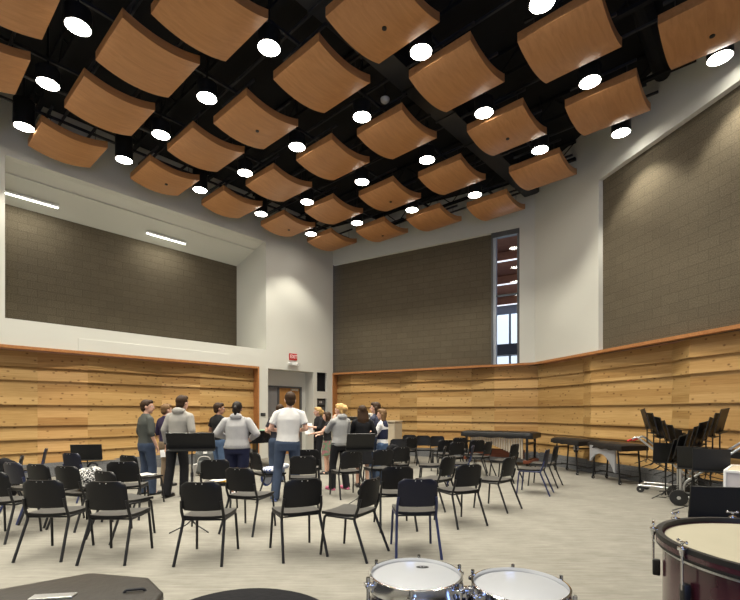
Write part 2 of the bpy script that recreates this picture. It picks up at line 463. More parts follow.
# ---------------------------------------------- walls behind the viewpoint, with a tall daylight window
bm = NB()
WS = Wall(Vector((PL.x, REAR_Y, 0)), PL)
holed(bm, WS, 0, WS.L, 0, DECK, [])
struct('wall_side', bm, M_WHITE)
WE = Wall(Vector((PR.x, REAR_Y, 0)), Vector((PL.x, REAR_Y, 0)))
wx0, wx1 = PR.x - 2.6, PR.x - (-0.2)
bm = NB()
holed(bm, WE, 0, WE.L, 0, DECK, [(wx0, wx1, 0.7, 4.6)])
reveal(bm, WE, wx0, wx1, 0.7, 4.6, 0.2)
struct('wall_rear', bm, M_WHITE)
bm = NB()
for s in (wx0 + 0.03, (wx0 + wx1) / 2, wx1 - 0.03): wbox(bm, WE, s - 0.03, s + 0.03, 0.7, 4.6, 0.08, 0.14)
for z in (0.73, 2.7, 4.57): wbox(bm, WE, wx0, wx1, z - 0.03, z + 0.03, 0.08, 0.14)
struct('window_2', bm, M_FRAME)

# ---------------------------------------------- knotty pine cladding in tilted courses, sawtooth in plan
COURSES = [2.86, 2.50, 2.20, 1.65, 1.18, 0.87, 0.57, 0.29]
def cladding(name, W, seams):
    """seams: list of (s, depth, tint of the panel that starts here)"""
    bm = NB(); uvl = bm.loops.layers.uv.verify(); tl = bm.faces.layers.float.new('tint')
    for (s0, d0, t), (s1, d1, _) in zip(seams, seams[1:]):
        for z1, z0 in zip(COURSES, COURSES[1:]):
            lo, hi = 0.0, 0.045
            fs = [quad(bm, uvl, [W.pt(s0, z0, d0 + lo), W.pt(s1, z0, d1 + lo), W.pt(s1, z1, d1 + hi), W.pt(s0, z1, d0 + hi)], [(s0, z0), (s1, z0), (s1, z1), (s0, z1)]),
                  quad(bm, uvl, [W.pt(s0, z0, d0 + lo), W.pt(s1, z0, d1 + lo), W.pt(s1, z0, d1 + hi), W.pt(s0, z0, d0 + hi)], [(s0, z0), (s1, z0), (s1, z0 + .01), (s0, z0 + .01)])]
            for f in fs: f[tl] = t
    me_o = struct(name, bm, M_PINE)
    return me_o
def cap(name, W, s0, s1, depth):
    bm = NB(); wbox(bm, W, s0, s1, RAIL - 0.035, RAIL + 0.03, -0.03, depth)
    struct(name, bm, M_CEDAR)
def base(name, W, seams, depth=0.34):
    bm = NB()
    sheet(bm, W, seams[0][0], seams[-1][0], 0, 0.32, depth - 0.19)
    struct(name, bm, M_CMUB)
ND = 0.36
sl = [WL.s_of(x, 0.2) for x in (38, 87, 150, 190)]
seamsL = [(S_LEFT0, .12, .3), (sl[0], .22, .95), (sl[1], .12, .35), (WL.s_of(162, .2), .20, .8), (WL.s_of(199, .2), .12, .4), (n_s1 + 0.01, .20, 0)]
cladding('wall_left_pine', WL, seamsL)
cap('trim_2', WL, S_LEFT0, n_s1, ND); base('baseboard_left', WL, seamsL)
bm = NB(); wbox(bm, WL, n_s1 - 0.02, n_s1 + 0.03, 0, RAIL + 0.03, -0.03, ND); struct('trim_3', bm, M_CEDAR)
sb = [WB.s_of(x, 0.2) for x in (352, 399, 418, 471, 495)]
seamsB = [(0, .22, .15), (sb[0], .10, .62), (sb[1], .24, .1), (sb[2], .10, .5), (sb[3], .24, .15), (sb[4], .10, .7), (WB.L + 0.10, .16, 0)]  # lowest tints paint shade into the narrow turned facets
cladding('wall_back_pine', WB, seamsB)
cap('trim_4', WB, 0, WB.L + 0.25, ND); base('baseboard_back', WB, [(0,), (WB.L + 0.22,)])
bm = NB(); wbox(bm, WB, -0.02, 0.03, 0, RAIL + 0.03, -0.03, ND); struct('trim_5', bm, M_CEDAR)
sr = [WR.s_of(x, 0.2) for x in (581, 594, 667, 694)]
seamsR = [(-0.10, .14, .25), (sr[0], .25, .1), (sr[1], .09, .55), (sr[2], .30, .05), (sr[3], .08, .75), (sr[3] + 2.4, .28, .1), (sr[3] + 2.9, .10, .5), (S_RIGHT1, .3, 0)]  # narrow facets get their shade through low tints here too
cladding('wall_right_pine', WR, seamsR)
cap('trim_6', WR, -0.25, S_RIGHT1, ND); base('baseboard_right', WR, [(-0.18,), (S_RIGHT1,)])

# ---------------------------------------------- door in its portal
def W_at(W, px, py, dp=0.0): return W.pt(W.s_of(px, dp), W.z_of(px, py, dp), dp)
dz = WL.z_of(285, 388, 0.45)
ds = [WL.s_of(x, 0.45) for x in (279, 299.5)]
bm = NB()
holed(bm, WL, d_s0 - 0.3, d_s1, 0, RAIL, [(d_s0 - 0.4, ds[1] + 0.06, -1, dz)], 0.45)
struct('wall_portal', bm, M_WHITE)
bm = NB()
wbox(bm, WL, ds[1], ds[1] + 0.07, 0, dz + 0.06, 0.40, 0.55); wbox(bm, WL, d_s0 - 0.3, ds[1] + 0.07, dz, dz + 0.06, 0.40, 0.55)
wbox(bm, WL, ds[0] - 0.05, ds[0], 0, dz, 0.42, 0.55)
dr = struct('door_1_frame', bm, M_FRAME)
bm = NB(); wbox(bm, WL, ds[0], ds[1], 0.01, dz, 0.46, 0.51)
dr = struct('door_1', bm, M_DOOR)
bm = NB(); p = WL.pt(ds[0] + 0.08, 1.02, 0.43)
wbox(bm, WL, ds[0] + 0.04, ds[0] + 0.12, 0.95, 1.12, 0.45, 0.465); cyl(bm, p, p + WL.d * 0.11, 0.012); cyl(bm, p, p + WL.n * 0.04, 0.012)
obj('door_handle', bm, M_SILVER, dr)
bm = NB(); wbox(bm, WL, ds[1] - 0.4, ds[1] - 0.1, dz - 0.09, dz - 0.02, 0.39, 0.46, 0.01)
obj('door_closer', bm, M_SILVER, dr)
bm = NB(); wbox(bm, WL, d_s0 - 0.3, ds[0] - 0.05, 0.01, dz, 0.47, 0.52)
struct('door_2', bm, M_GREYDOOR)
# recessed black equipment in the wall
bm = NB(); wbox(bm, WL, k_s0, k_s1, kz[0][0], kz[0][1], 0.10, 0.29)
t = thing('wall_loudspeaker', 'black loudspeaker recessed in the white wall right of the door', 'speaker', WL.pt((k_s0 + k_s1) / 2, kz[0][0], 0.15))
o = obj('cabinet', bm, M_BLACK, t); o.matrix_parent_inverse = Matrix.Translation(-t.location)
bm = NB(); wbox(bm, WL, k_s0 + .03, k_s1 - .03, kz[0][0] + .03, kz[0][1] - .03, 0.085, 0.10)
o = obj('grille', bm, M_CLOTHBLK, t); o.matrix_parent_inverse = Matrix.Translation(-t.location)
t = thing('equipment_rack', 'black equipment rack with small white switches under the recessed wall loudspeaker', 'rack', WL.pt((k_s0 + k_s1) / 2, kz[1][0], 0.15))
bm = NB(); wbox(bm, WL, k_s0, k_s1, kz[1][0], kz[1][1], 0.10, 0.29)
o = obj('rack_case', bm, M_BLACK, t); o.matrix_parent_inverse = Matrix.Translation(-t.location)
for k in range(3):
    bm = NB(); z = kz[1][1] - 0.14 - 0.26 * k
    wbox(bm, WL, k_s0 + .04, k_s1 - .04, z - 0.09, z + 0.09, 0.085, 0.10, 0.004)
    o = obj('rack_unit', bm, M_FRAME, t); o.matrix_parent_inverse = Matrix.Translation(-t.location)
    if k == 0:
        for q in (0.4, 0.55):
            bm = NB(); a = k_s0 + (k_s1 - k_s0) * q; wbox(bm, WL, a, a + 0.04, z - 0.03, z + 0.05, 0.075, 0.087)
            p = obj('switch', bm, M_PAPER, o)
# switch plate by the niche
bm = NB(); s = WL.s_of(263); z = WL.z_of(263, 414.5); wbox(bm, WL, s - 0.09, s + 0.09, z - 0.05, z + 0.05, -0.015, 0.0, 0.004)
sw = tag(obj('switch_plate', bm, M_BLACK), 'small black switch plate on the white wall left of the door', 'switch')
bm = NB()
for q in (-0.045, 0.0, 0.045): wbox(bm, WL, s + q - .012, s + q + .012, z - .025, z + .025, -0.02, -0.015)
obj('switch', bm, M_FRAME, sw)

# exit sign with emergency light under it
p0 = W_at(WL, 288.3, 360.3); p1 = W_at(WL, 296.8, 353.8)
sc_ = (WL.s_of(288.3) + WL.s_of(296.8)) / 2
ez = (p0.z + p1.z) / 2
t = thing('exit_sign', 'red exit sign on the white wall above the door', 'sign', WL.pt(sc_, ez - 0.1, 0), WL.rz())
bm = NB(); box(bm, (0, -0.03, 0.1), (0.31, 0.06, 0.22), bev=0.008); obj('sign_panel', bm, M_EXIT, t)
cu = bpy.data.curves.new('lettering', 'FONT'); cu.body = 'EXIT'; cu.size = 0.15; cu.align_x = 'CENTER'; cu.align_y = 'CENTER'; cu.extrude = 0.003
to = bpy.data.objects.new('lettering_src', cu); COL.objects.link(to)
dg = bpy.context.evaluated_depsgraph_get(); me = bpy.data.meshes.new_from_object(to.evaluated_get(dg)); bpy.data.objects.remove(to)
me.materials.clear(); me.materials.append(M_TEXT)
lo = bpy.data.objects.new('lettering', me); COL.objects.link(lo); lo.parent = t; lo.rotation_euler = (R(90), 0, 0); lo.location = (0, -0.064, 0.10); lo.scale = (0.95, 1.15, 1)
s = WL.s_of(292.5); z = WL.z_of(292.5, 364)
t = thing('emergency_light', 'white twin emergency light fixed just under the exit sign', 'light', WL.pt(s, z - 0.06, -0.012), WL.rz())
bm = NB(); box(bm, (0, -0.04, 0.06), (0.24, 0.08, 0.11), bev=0.015); obj('battery_case', bm, M_PAPER, t)
for q in (-0.17, 0.17):
    bm = NB(); cyl(bm, (q, -0.02, 0.08), (q, -0.11, 0.05), 0.035, 0.05); obj('lamp_head', bm, M_PAPER, t)

# fluorescent fixtures in the alcove
t_s = [((5, 191), (59, 206)), ((146, 232), (186, 243))]
for k, (a, b) in enumerate(t_s):
    dp = 1.2
    sa = WL.s_of(a[0] - (30 if k == 0 else 0), dp); sb_ = WL.s_of(b[0], dp)
    zz = 6.98 - (6.98 - 6.57) * (dp - 0.22) / (AD - 0.22) - 0.11
    t = thing('strip_light', ['long fluorescent strip light at the left end of the high alcove', 'short fluorescent strip light in the middle of the high alcove'][k], 'light', WL.pt((sa + sb_) / 2, zz, dp), WL.rz(), 'strip lights in the high alcove')
    L = sb_ - sa
    bm = NB(); box(bm, (0, 0, 0.055), (L, 0.10, 0.05), bev=0.008); obj('fixture_body', bm, M_PAPER, t)
    for q in (-0.4, 0.4):
        bm = NB(); cyl(bm, (q * L, 0, 0.08), (q * L, 0, 0.20), 0.008, n=8); obj('hanger', bm, M_PAPER, t)
    bm = NB(); cyl(bm, (-L / 2 + .02, 0, 0.012), (L / 2 - .02, 0, 0.012), 0.017); obj('tube', bm, M_TUBE, t)
    ld = bpy.data.lights.new('strip', 'AREA'); ld.shape = 'RECTANGLE'; ld.size = L; ld.size_y = 0.1; ld.energy = 17 * L; ld.color = (1.0, 0.97, 0.85)
    lo = bpy.data.objects.new('strip_lamp', ld); COL.objects.link(lo); lo.location = (0, 0, -0.02); lo.parent = t
bm = NB()
zc = lambda dp: 6.98 - 0.41 * (dp - 0.22) / (AD - 0.22) - 0.03
tube(bm, [WL.pt(o_s0 - 2.5, zc(0.6), 0.6), WL.pt(o_s1 - 0.05, zc(0.6), 0.6)], 0.018)
tag(obj('conduit', bm, M_WHITE), 'thin pale conduit along the ceiling of the high alcove', 'pipe')

# ---------------------------------------------- tall window in the back wall and the hall beyond it
t0 = 0.10
bm = NB()
wz0, wz1 = RAIL - 0.02, 6.80
g0, g1 = WB.s_of(496.5, .12), WB.s_of(517.5, .12)
wbox(bm, WB, b_w0, b_w1, wz1, BZ, 0.02, 0.2)
wbox(bm, WB, g1, b_w1, wz0, wz1, 0.06, 0.2)
wbox(bm, WB, b_w0, b_w0 + 0.05, wz0, BZ, 0.02, 0.2)
zm = WB.z_of(506, 295, .12)
wbox(bm, WB, b_w0, b_w1, zm - 0.025, zm + 0.025, 0.09, 0.15)
w1 = struct('window_1', bm, M_FRAME)
bm = NB(); wbox(bm, WB, b_w0 + 0.05, g0, wz0, wz1, 0.05, 0.2); obj('window_frame', bm, M_LFRAME, w1)
mg = bpy.data.materials.new('window_glass'); mg.use_nodes = True
nt = mg.node_tree; nt.nodes.remove(nt.nodes['Principled BSDF'])
tr = nt.nodes.new('ShaderNodeBsdfTransparent'); gl = nt.nodes.new('ShaderNodeBsdfGlossy'); gl.inputs['Roughness'].default_value = 0.02
mxs = nt.nodes.new('ShaderNodeMixShader'); fr = nt.nodes.new('ShaderNodeFresnel'); fr.inputs['IOR'].default_value = 1.45
tr.inputs['Color'].default_value = (0.92, 0.95, 0.97, 1)
nt.links.new(fr.outputs[0], mxs.inputs[0]); nt.links.new(tr.outputs[0], mxs.inputs[1]); nt.links.new(gl.outputs[0], mxs.inputs[2])
nt.links.new(mxs.outputs[0], nt.nodes['Material Output'].inputs['Surface'])
bm = NB(); wbox(bm, WB, g0, g1, wz0, wz1, 0.118, 0.126); obj('pane', bm, mg, w1)
# hall outside: red wood ceiling, beams, daylit windows at its far side
M_HALLWOOD = mat_veneer('hall_wood', (0.34, 0.13, 0.065), (0.48, 0.19, 0.10), 0.6)
M_SKYPANE = mat('daylit_pane', (0.9, 0.95, 1.0), 0.5, emit=(0.86, 0.93, 1.0), estr=1.15)
hs0, hs1 = b_w0 - 3.5, b_w1 + 9.0
WH = Wall(WB.pt(hs0, 0, 6.5), WB.pt(hs1, 0, 6.5))
HL = hs1 - hs0
bm = NB(); uvl = bm.loops.layers.uv.verify()
quad(bm, uvl, [WB.pt(hs0, 9.3, 0.3), WB.pt(hs1, 9.3, 0.3), WB.pt(hs1, 6.2, 6.5), WB.pt(hs0, 6.2, 6.5)], [(0, 0), (1, 0), (1, 1), (0, 1)])
struct('ceiling_hall', bm, M_HALLWOOD)
for k in range(5):
    d = 1.4 + 1.15 * k; z = 9.3 - 3.1 * (d - .3) / 6.2
    bm = NB(); wbox(bm, WB, hs0, hs1, z - 0.32, z - 0.02, d - 0.08, d + 0.08)
    o = struct('ceiling_beam', bm, M_HALLWOOD)
    bm = NB(); wbox(bm, WB, hs0, hs1, z - 0.36, z - 0.325, d - 0.03, d + 0.03)
    obj('light_strip', bm, mat('hall_strip', (1, 1, 1), 0.5, emit=(0.95, 0.97, 1.0), estr=1.3), o)
bm = NB(); sheet(bm, WH, 0, HL, 0, 8.4, 0.0); sheet(bm, WB, hs0, hs1, 2.6, 2.601, 0.3)
holes = [(0.3 + k * 1.15, 1.35 + k * 1.15, a, b) for k in range(int(HL / 1.15)) for a, b in ((2.5, 3.95), (4.5, 5.8))]
bm.free(); bm = NB(); holed(bm, WH, 0, HL, 0, 8.4, holes, 0.0)
struct('wall_hall', bm, M_LFRAME)
bm = NB(); sheet(bm, WH, 0, HL, 0, 8.4, 0.15)
struct('window_3', bm, M_SKYPANE)
bm = NB(); wbox(bm, WH, 0, HL, 3.98, 4.46, -0.25, 0.0); struct('trim_7', bm, M_FRAME)
bm = NB(); uvl = bm.loops.layers.uv.verify()
quad(bm, uvl, [WB.pt(hs0, 0, 0.4), WB.pt(hs1, 0, 0.4), WB.pt(hs1, 0, 6.5), WB.pt(hs0, 0, 6.5)], [(0, 0), (1, 0), (1, 1), (0, 1)])
struct('floor_hall', bm, M_LGREY)

# ================================================================== CEILING: cans, veneer clouds, struts, ducts
H = 5.70
ZL = EYE + H
def ceil_pt(px, py, z=ZL): return dep(px, F * (z - EYE) / (CY - py), z)
U = Vector((WL.d.x, WL.d.y, 0)); UA = WL.rz()
ROWS = 'ABCDEFG'
ROWTXT = {'A': 'row hugging the left wall', 'B': 'second row from the left wall', 'C': 'third row from the left wall', 'D': 'fourth row from the left wall',
          'E': 'fifth row from the left wall', 'F': 'sixth row from the left wall', 'G': 'seventh row from the left wall'}
ORD = ['first', 'second', 'third', 'fourth', 'fifth']
LIGHTS = dict(A=[(24, 127), (124, 160), (200, 190), (261, 214), (311, 234)], B=[(48, 84), (161, 135), (245, 173), (307, 202), (357, 223)],
              C=[(78, 27), (207, 98), (297, 147), (362, 182), (412, 210)], D=[(269, 48), (362, 117), (427, 160), (475, 195)],
              E=[(421, 52), (484, 113), (540, 150)], F=[(542, 3), (590, 82), (621, 133)], G=[(720, 58)])
PANELS = dict(A=[(-48, 104), (68, 145), (165, 178), (232, 204), (288, 225), (332, 241)], B=[(-23, 56), (110, 107), (206, 150), (279, 185), (334, 211), (382, 231)],
              C=[(0, -14), (148, 60), (256, 123), (333, 160), (390, 196), (434, 219)], D=[(210, 14), (322, 79), (397, 135), (452, 177), (496, 207)],
              E=[(383, 17), (457, 78), (507, 131), (543, 172)], F=[(570, 42), (608, 107)], G=[(712, 25)])
DOTS = {'A3', 'A5', 'B6', 'C3', 'C5', 'E1', 'E3', 'G1'}
SP = 0.335 * H
# the can
def make_can(loc, label, hh=0.50):
    t = thing('ceiling_downlight', label, 'ceiling light', loc, 0, 'black can downlights')
    bm = NB(); lathe(bm, [(0.168, 0.02), (0.168, -0.004), (0.180, -0.004), (0.180, hh), (0.0001, hh)], n=28); obj('housing', bm, M_BLACK, t, 40)
    bm = NB(); lathe(bm, [(0.0001, -0.002), (0.168, -0.002), (0.168, 0.012), (0.0001, 0.012)], n=28); obj('lens', bm, M_LAMP, t)
    bm = NB(); cyl(bm, (0, 0, hh), (0, 0, DECK - ZL), 0.018, n=8); obj('stem', bm, M_BLACK, t)
    return t
SPOT = bpy.data.lights.new('downlight', 'SPOT')
SPOT.energy = 310; SPOT.spot_size = R(99); SPOT.spot_blend = 0.5; SPOT.shadow_soft_size = 0.07; SPOT.color = (1.0, 0.945, 0.80)
CANS = {}
def place_can(p, label, hh):
    if hh not in CANS: t = CANS[hh] = make_can(p, label, hh)
    else: t = dup(CANS[hh], p, 0, label)
    t['group'] = 'black can downlights'
    lo = bpy.data.objects.new('downlight_lamp', SPOT); COL.objects.link(lo); lo.location = Vector(p) + Vector((0, 0, -0.03))
    return t
rows_pts = {}
for r in ROWS:
    L = LIGHTS[r]; n = len(L)
    for i, (x, y) in enumerate(L):
        p = ceil_pt(x, y)
        w = ('only' if n == 1 else ORD[i]) + (' from the near end' if n > 1 else '')
        place_can(p, f'glowing black can downlight, {w}, {ROWTXT[r]}' if n > 1 else f'glowing black can downlight alone nearest the right wall and the upper right corner', 0.52 if r == 'A' else 0.24)
    rows_pts[r] = (ceil_pt(*L[0]), ceil_pt(*L[-1]))
# real cans of the same grid that hang behind and beside the viewpoint
hidden = bpy.data.lights
k = 0
for r, steps in (('A', 2), ('B', 4), ('C', 5), ('D', 6), ('E', 6), ('F', 5), ('G', 4)):
    p = rows_pts[r][0]
    for i in range(1, steps + 1):
        q = p - U * SP * i
        if q.y < REAR_Y + 0.6 or q.x < PL.x + 0.6 or q.x > PR.x - 0.8: continue
        lo = bpy.data.objects.new('downlight_lamp', SPOT); COL.objects.link(lo); lo.location = q + Vector((0, 0, -0.03))
        k += 1
# the cloud panel: curved slab, bowed down along the row direction
def make_cloud(loc, label):
    t = thing('acoustic_cloud', label, 'ceiling panel', loc, UA, 'curved wood acoustic clouds')
    bm = NB(); a = 0.585; n = 14; sag = 0.105; th = 0.14; OFF = -0.14
    prof = [(-a + 2 * a * k / n, sag * ((-1 + 2 * k / n) ** 2)) for k in range(n + 1)]
    bot = [[bm.verts.new((x, y, z + OFF)) for x, z in prof] for y in (-a, a)]
    top = [[bm.verts.new((x, y, z + OFF + th)) for x, z in prof] for y in (-a, a)]
    for k in range(n):
        bm.faces.new((bot[0][k], bot[0][k + 1], bot[1][k + 1], bot[1][k])); bm.faces.new((top[0][k], top[1][k], top[1][k + 1], top[0][k + 1]))
        bm.faces.new((bot[0][k], top[0][k], top[0][k + 1], bot[0][k + 1])); bm.faces.new((bot[1][k], bot[1][k + 1], top[1][k + 1], top[1][k]))
    for k in (0, n): bm.faces.new((bot[0][k], bot[1][k], top[1][k], top[0][k]))
    obj('curved_panel', bm, M_VENEER, t, 30)
    for sx in (-0.4, 0.4):
        bm = NB()
        for sy in (-0.4, 0.4): cyl(bm, (sx, sy, 0.0), (sx, sy, 0.36), 0.006, n=6)
        box(bm, (sx, 0, 0.37), (0.04, 1.1, 0.04)); obj('hanger', bm, M_STRUT, t)
    return t
def add_dot(t):
    bm = NB(); cyl(bm, (0.03, 0, -0.155), (0.03, 0, -0.12), 0.035, n=20); obj('sprinkler_plate', bm, M_BLACK, t, 40)
cl0 = None
for r in ROWS:
    L = PANELS[r]
    for i, (x, y) in enumerate(L):
        p = ceil_pt(x, y, ZL + 0.0); n = len(L)
        nm = ['first', 'second', 'third', 'fourth', 'fifth', 'sixth'][i]
        w = f'{nm} from the near end in the {ROWTXT[r]}' if n > 1 else f'alone in the {ROWTXT[r]} by the right wall'
        w = w.replace('row hugging the left wall', 'row along the left wall').replace(' from the left wall', ' from left wall')
        dd = f'{r}{i + 1}' in DOTS
        rw = {'A': 'row along the left wall'}.get(r, ROWTXT[r].replace(' from the left wall', ' from left wall'))
        w = f'{nm} from near end, {rw}' if n > 1 else 'alone near the right wall'
        lab = ('curved wood ceiling cloud with black dot, ' if dd else 'curved plain wood ceiling cloud, ') + w
        if cl0 is None: cl0 = make_cloud(p, lab); t = cl0
        else: t = dup(cl0, p, UA, lab)
        if dd: add_dot(t)
# struts along every row and across, ducts and conduits above (all painted black)
def sbox(bm, p, q, w, h):
    p = Vector(p); q = Vector(q); d = q - p
    rot = Matrix.Rotation(math.atan2(d.y, d.x), 3, 'Z')
    box(bm, (p + q) / 2, (d.length, w, h), rot)
NRM = Vector((-U.y, U.x, 0))
CLIPS = []
def clip_line(p, d, W=(WL, WB, WR)):
    """largest t so that p+d*t stays inside the three walls"""
    t = 60.0
    for w in W:
        den = d.dot(w.n)
        if den > 1e-6: t = min(t, ((w.P - p).dot(w.n)) / den)
    return t - 0.05
for r in ROWS:
    p = Vector((rows_pts[r][0].x, rows_pts[r][0].y, 0))
    a = clip_line(p, U); b = -6.0
    for off, z, w, h in ((0.0, ZL + 0.42, 0.045, 0.045),):
        bm = NB(); sbox(bm, p + U * b + NRM * off + Vector((0, 0, z)), p + U * a + NRM * off + Vector((0, 0, z)), w, h)
        struct('ceiling_beam', bm, M_STRUT)
o0 = ceil_pt(297, 147)
for k in range(-4, 6):
    p = Vector((o0.x, o0.y, 0)) + U * SP * k * 1.0 + U * 0.45
    a = clip_line(p, NRM); b = clip_line(p, -NRM)
    bm = NB(); sbox(bm, p + NRM * a + Vector((0, 0, ZL + 0.62)), p - NRM * b + Vector((0, 0, ZL + 0.62)), 0.04, 0.04)
    struct('ceiling_beam', bm, M_STRUT)
# deep steel joists and ducts
for k in range(-4, 5):
    p = Vector((o0.x, o0.y, 0)) + U * 1.9 * k
    a = clip_line(p, NRM); b = clip_line(p, -NRM)
    bm = NB()
    for z in (DECK - 0.06, DECK - 0.5): sbox(bm, p + NRM * a + Vector((0, 0, z)), p - NRM * b + Vector((0, 0, z)), 0.09, 0.06)
    Lj = a + b; m = int(Lj / 0.5)
    for j in range(m):
        q0 = p + NRM * (a - Lj * j / m); q1 = p + NRM * (a - Lj * (j + 1) / m)
        z0, z1 = (DECK - 0.06, DECK - 0.5) if j % 2 else (DECK - 0.5, DECK - 0.06)
        cyl(bm, q0 + Vector((0, 0, z0)), q1 + Vector((0, 0, z1)), 0.014, n=6)
    struct('ceiling_joist', bm, M_DECK)
p1 = (rows_pts['D'][0] + rows_pts['E'][0]) / 2; p1 = Vector((p1.x, p1.y, 0)) + NRM * 0.2
bm = NB(); sbox(bm, p1 - U * 5 + Vector((0, 0, ZL + .75)), p1 + U * clip_line(p1, U) + Vector((0, 0, ZL + .75)), 0.45, 0.30)
for k in range(8): sbox(bm, p1 + U * (k * 1.2 - 4) + Vector((0, 0, ZL + .75)), p1 + U * (k * 1.2 - 3.96) + Vector((0, 0, ZL + .75)), 0.50, 0.35)
struct('ceiling_duct', bm, M_STRUT)
p1 = (rows_pts['A'][0] + rows_pts['B'][0]) / 2; p1 = Vector((p1.x, p1.y, 0))
bm = NB(); tube(bm, [p1 - U * 4 + Vector((0, 0, ZL + .5)), p1 + U * clip_line(p1, U) + Vector((0, 0, ZL + .5))], 0.04)
struct('ceiling_pipe', bm, M_STRUT)
p1 = Vector((rows_pts['F'][0].x, rows_pts['F'][0].y, 0)) + NRM * -0.8
bm = NB(); tube(bm, [p1 - U * 3 + Vector((0, 0, ZL + .9)), p1 + U * clip_line(p1, U) + Vector((0, 0, ZL + .9))], 0.16, 16)
struct('ceiling_duct', bm, M_DECK)
# smoke detector on a stem
p = ceil_pt(385, 100, ZL + 0.3)
t = thing('smoke_detector', 'small round pale smoke detector hanging among the ceiling clouds', 'smoke detector', p)
bm = NB(); lathe(bm, [(0.0001, -0.05), (0.05, -0.05), (0.085, -0.015), (0.09, 0.02), (0.0001, 0.02)], n=24); obj('detector_head', bm, M_LGREY, t, 40)
bm = NB(); cyl(bm, (0, 0, 0.02), (0, 0, DECK - p.z), 0.012, n=8); obj('stem', bm, M_BLACK, t)
p = ceil_pt(652, 90, ZL + .2)

# ================================================================== CHAIRS
SEATH, BACKTOP = 0.455, 0.81
def make_chair(label):
    t = thing('music_chair', label, 'chair')
    # seat: thin shaped shell with rolled front edge, x right, y facing
    bm = NB(); nx, ny = 8, 8
    def sp_(i, j, top):
        u = -1 + 2 * i / nx; v = j / ny
        w = 0.225 - 0.02 * (1 - v); y = -0.20 + 0.43 * v
        c = 0.93 if j in (0, ny) else 1.0
        z = SEATH + 0.010 * u * u - 0.012 * math.sin(math.pi * v) - (0.02 * max(0, v - 0.8) / 0.2) ** 1.0 * 0.6
        return Vector((u * w * c, y, z - (0 if top else 0.028)))
    T = [[bm.verts.new(sp_(i, j, True)) for i in range(nx + 1)] for j in range(ny + 1)]
    B = [[bm.verts.new(sp_(i, j, False)) for i in range(nx + 1)] for j in range(ny + 1)]
    for j in range(ny):
        for i in range(nx):
            f = bm.faces.new((T[j][i], T[j][i + 1], T[j + 1][i + 1], T[j + 1][i]))
            f2 = bm.faces.new((B[j][i], B[j + 1][i], B[j + 1][i + 1], B[j][i + 1])); f2.material_index = 1
    for j in range(ny):
        for i in (0, nx):
            f = bm.faces.new((T[j][i], T[j + 1][i], B[j + 1][i], B[j][i])); f.material_index = 1
    for i in range(nx):
        for j in (0, ny):
            f = bm.faces.new((T[j][i], T[j][i + 1], B[j][i + 1], B[j][i])); f.material_index = 1
    obj('seat', bm, [M_SEAT, M_CHAIR], t, 40)
    # backrest: curved rounded-corner shell leaning back
    bm = NB(); n = 14; m = 8; th = 0.022
    z0, z1 = 0.52, BACKTOP
    def bp(i, j, back):
        u = -1 + 2 * i / n; v = j / m
        w = 0.200 + 0.010 * (1 - v)
        rr = 0.055
        z = z0 + (z1 - z0) * v
        # round the corners
        top_gap = z1 - z
        hw = w
        if top_gap < rr: hw = w - rr + math.sqrt(max(0, rr * rr - (rr - top_gap) ** 2))
        lowg = z - z0; r2 = 0.03
        if lowg < r2: hw = min(hw, w - r2 + math.sqrt(max(0, r2 * r2 - (r2 - lowg) ** 2)))
        y = -0.225 - 0.19 * (z - z0) + 0.035 * u * u
        e = 0.006 if (i in (0, n)) else 0
        return Vector((u * hw, y - (th - e if back else e), z))
    Fr = [[bm.verts.new(bp(i, j, False)) for i in range(n + 1)] for j in range(m + 1)]
    Bk = [[bm.verts.new(bp(i, j, True)) for i in range(n + 1)] for j in range(m + 1)]
    for j in range(m):
        for i in range(n):
            bm.faces.new((Fr[j][i], Fr[j][i + 1], Fr[j + 1][i + 1], Fr[j + 1][i])); bm.faces.new((Bk[j][i], Bk[j + 1][i], Bk[j + 1][i + 1], Bk[j][i + 1]))
        for i in (0, n): bm.faces.new((Fr[j][i], Fr[j + 1][i], Bk[j + 1][i], Bk[j][i]))
    for i in range(n):
        for j in (0, m): bm.faces.new((Fr[j][i], Fr[j][i + 1], Bk[j][i + 1], Bk[j][i]))
    for q in (-0.030, 0.030):
        yb = -0.225 - 0.19 * (BACKTOP - 0.018 - z0) - th
        sph(bm, (q, yb, BACKTOP - 0.016), (0.006, 0.003, 0.006), 8, mi=1)
    obj('backrest', bm, [M_CHAIR, M_RIVET], t, 50)
    for s in (-1, 1):
        bm = NB()   # front leg, bends back under the seat as the side rail
        tube(bm, bend([(s * 0.225, 0.235, 0.0), (s * 0.208, 0.195, SEATH - 0.04), (s * 0.205, -0.17, SEATH - 0.04)], 0.04), 0.0135)
        obj('leg', bm, M_BLACK, t, 60)
        bm = NB()   # rear leg, kinks at the seat and carries the backrest
        tube(bm, bend([(s * 0.232, -0.335, 0.0), (s * 0.205, -0.165, SEATH - 0.045), (s * 0.206, -0.215, SEATH + 0.065), (s * 0.197, -0.238, z0 + 0.10)], 0.03), 0.0145)
        obj('leg', bm, M_BLACK, t, 60)
    bm = NB()
    for y in (0.15, -0.15): cyl(bm, (-0.2, y, SEATH - 0.043), (0.2, y, SEATH - 0.043), 0.009, n=8)
    box(bm, (0, 0, SEATH - 0.043), (0.03, 0.31, 0.014))
    obj('seat_frame', bm, M_BLACK, t, 60)
    return t
def top_at(px, py, hd):
    """chair base from where its backrest top shows"""
    d = F * (EYE - BACKTOP) / (py - CY); a = R(hd)
    p = dep(px, d); off = Matrix.Rotation(a, 3, 'Z') @ Vector((0, -0.27, 0))
    return p - off
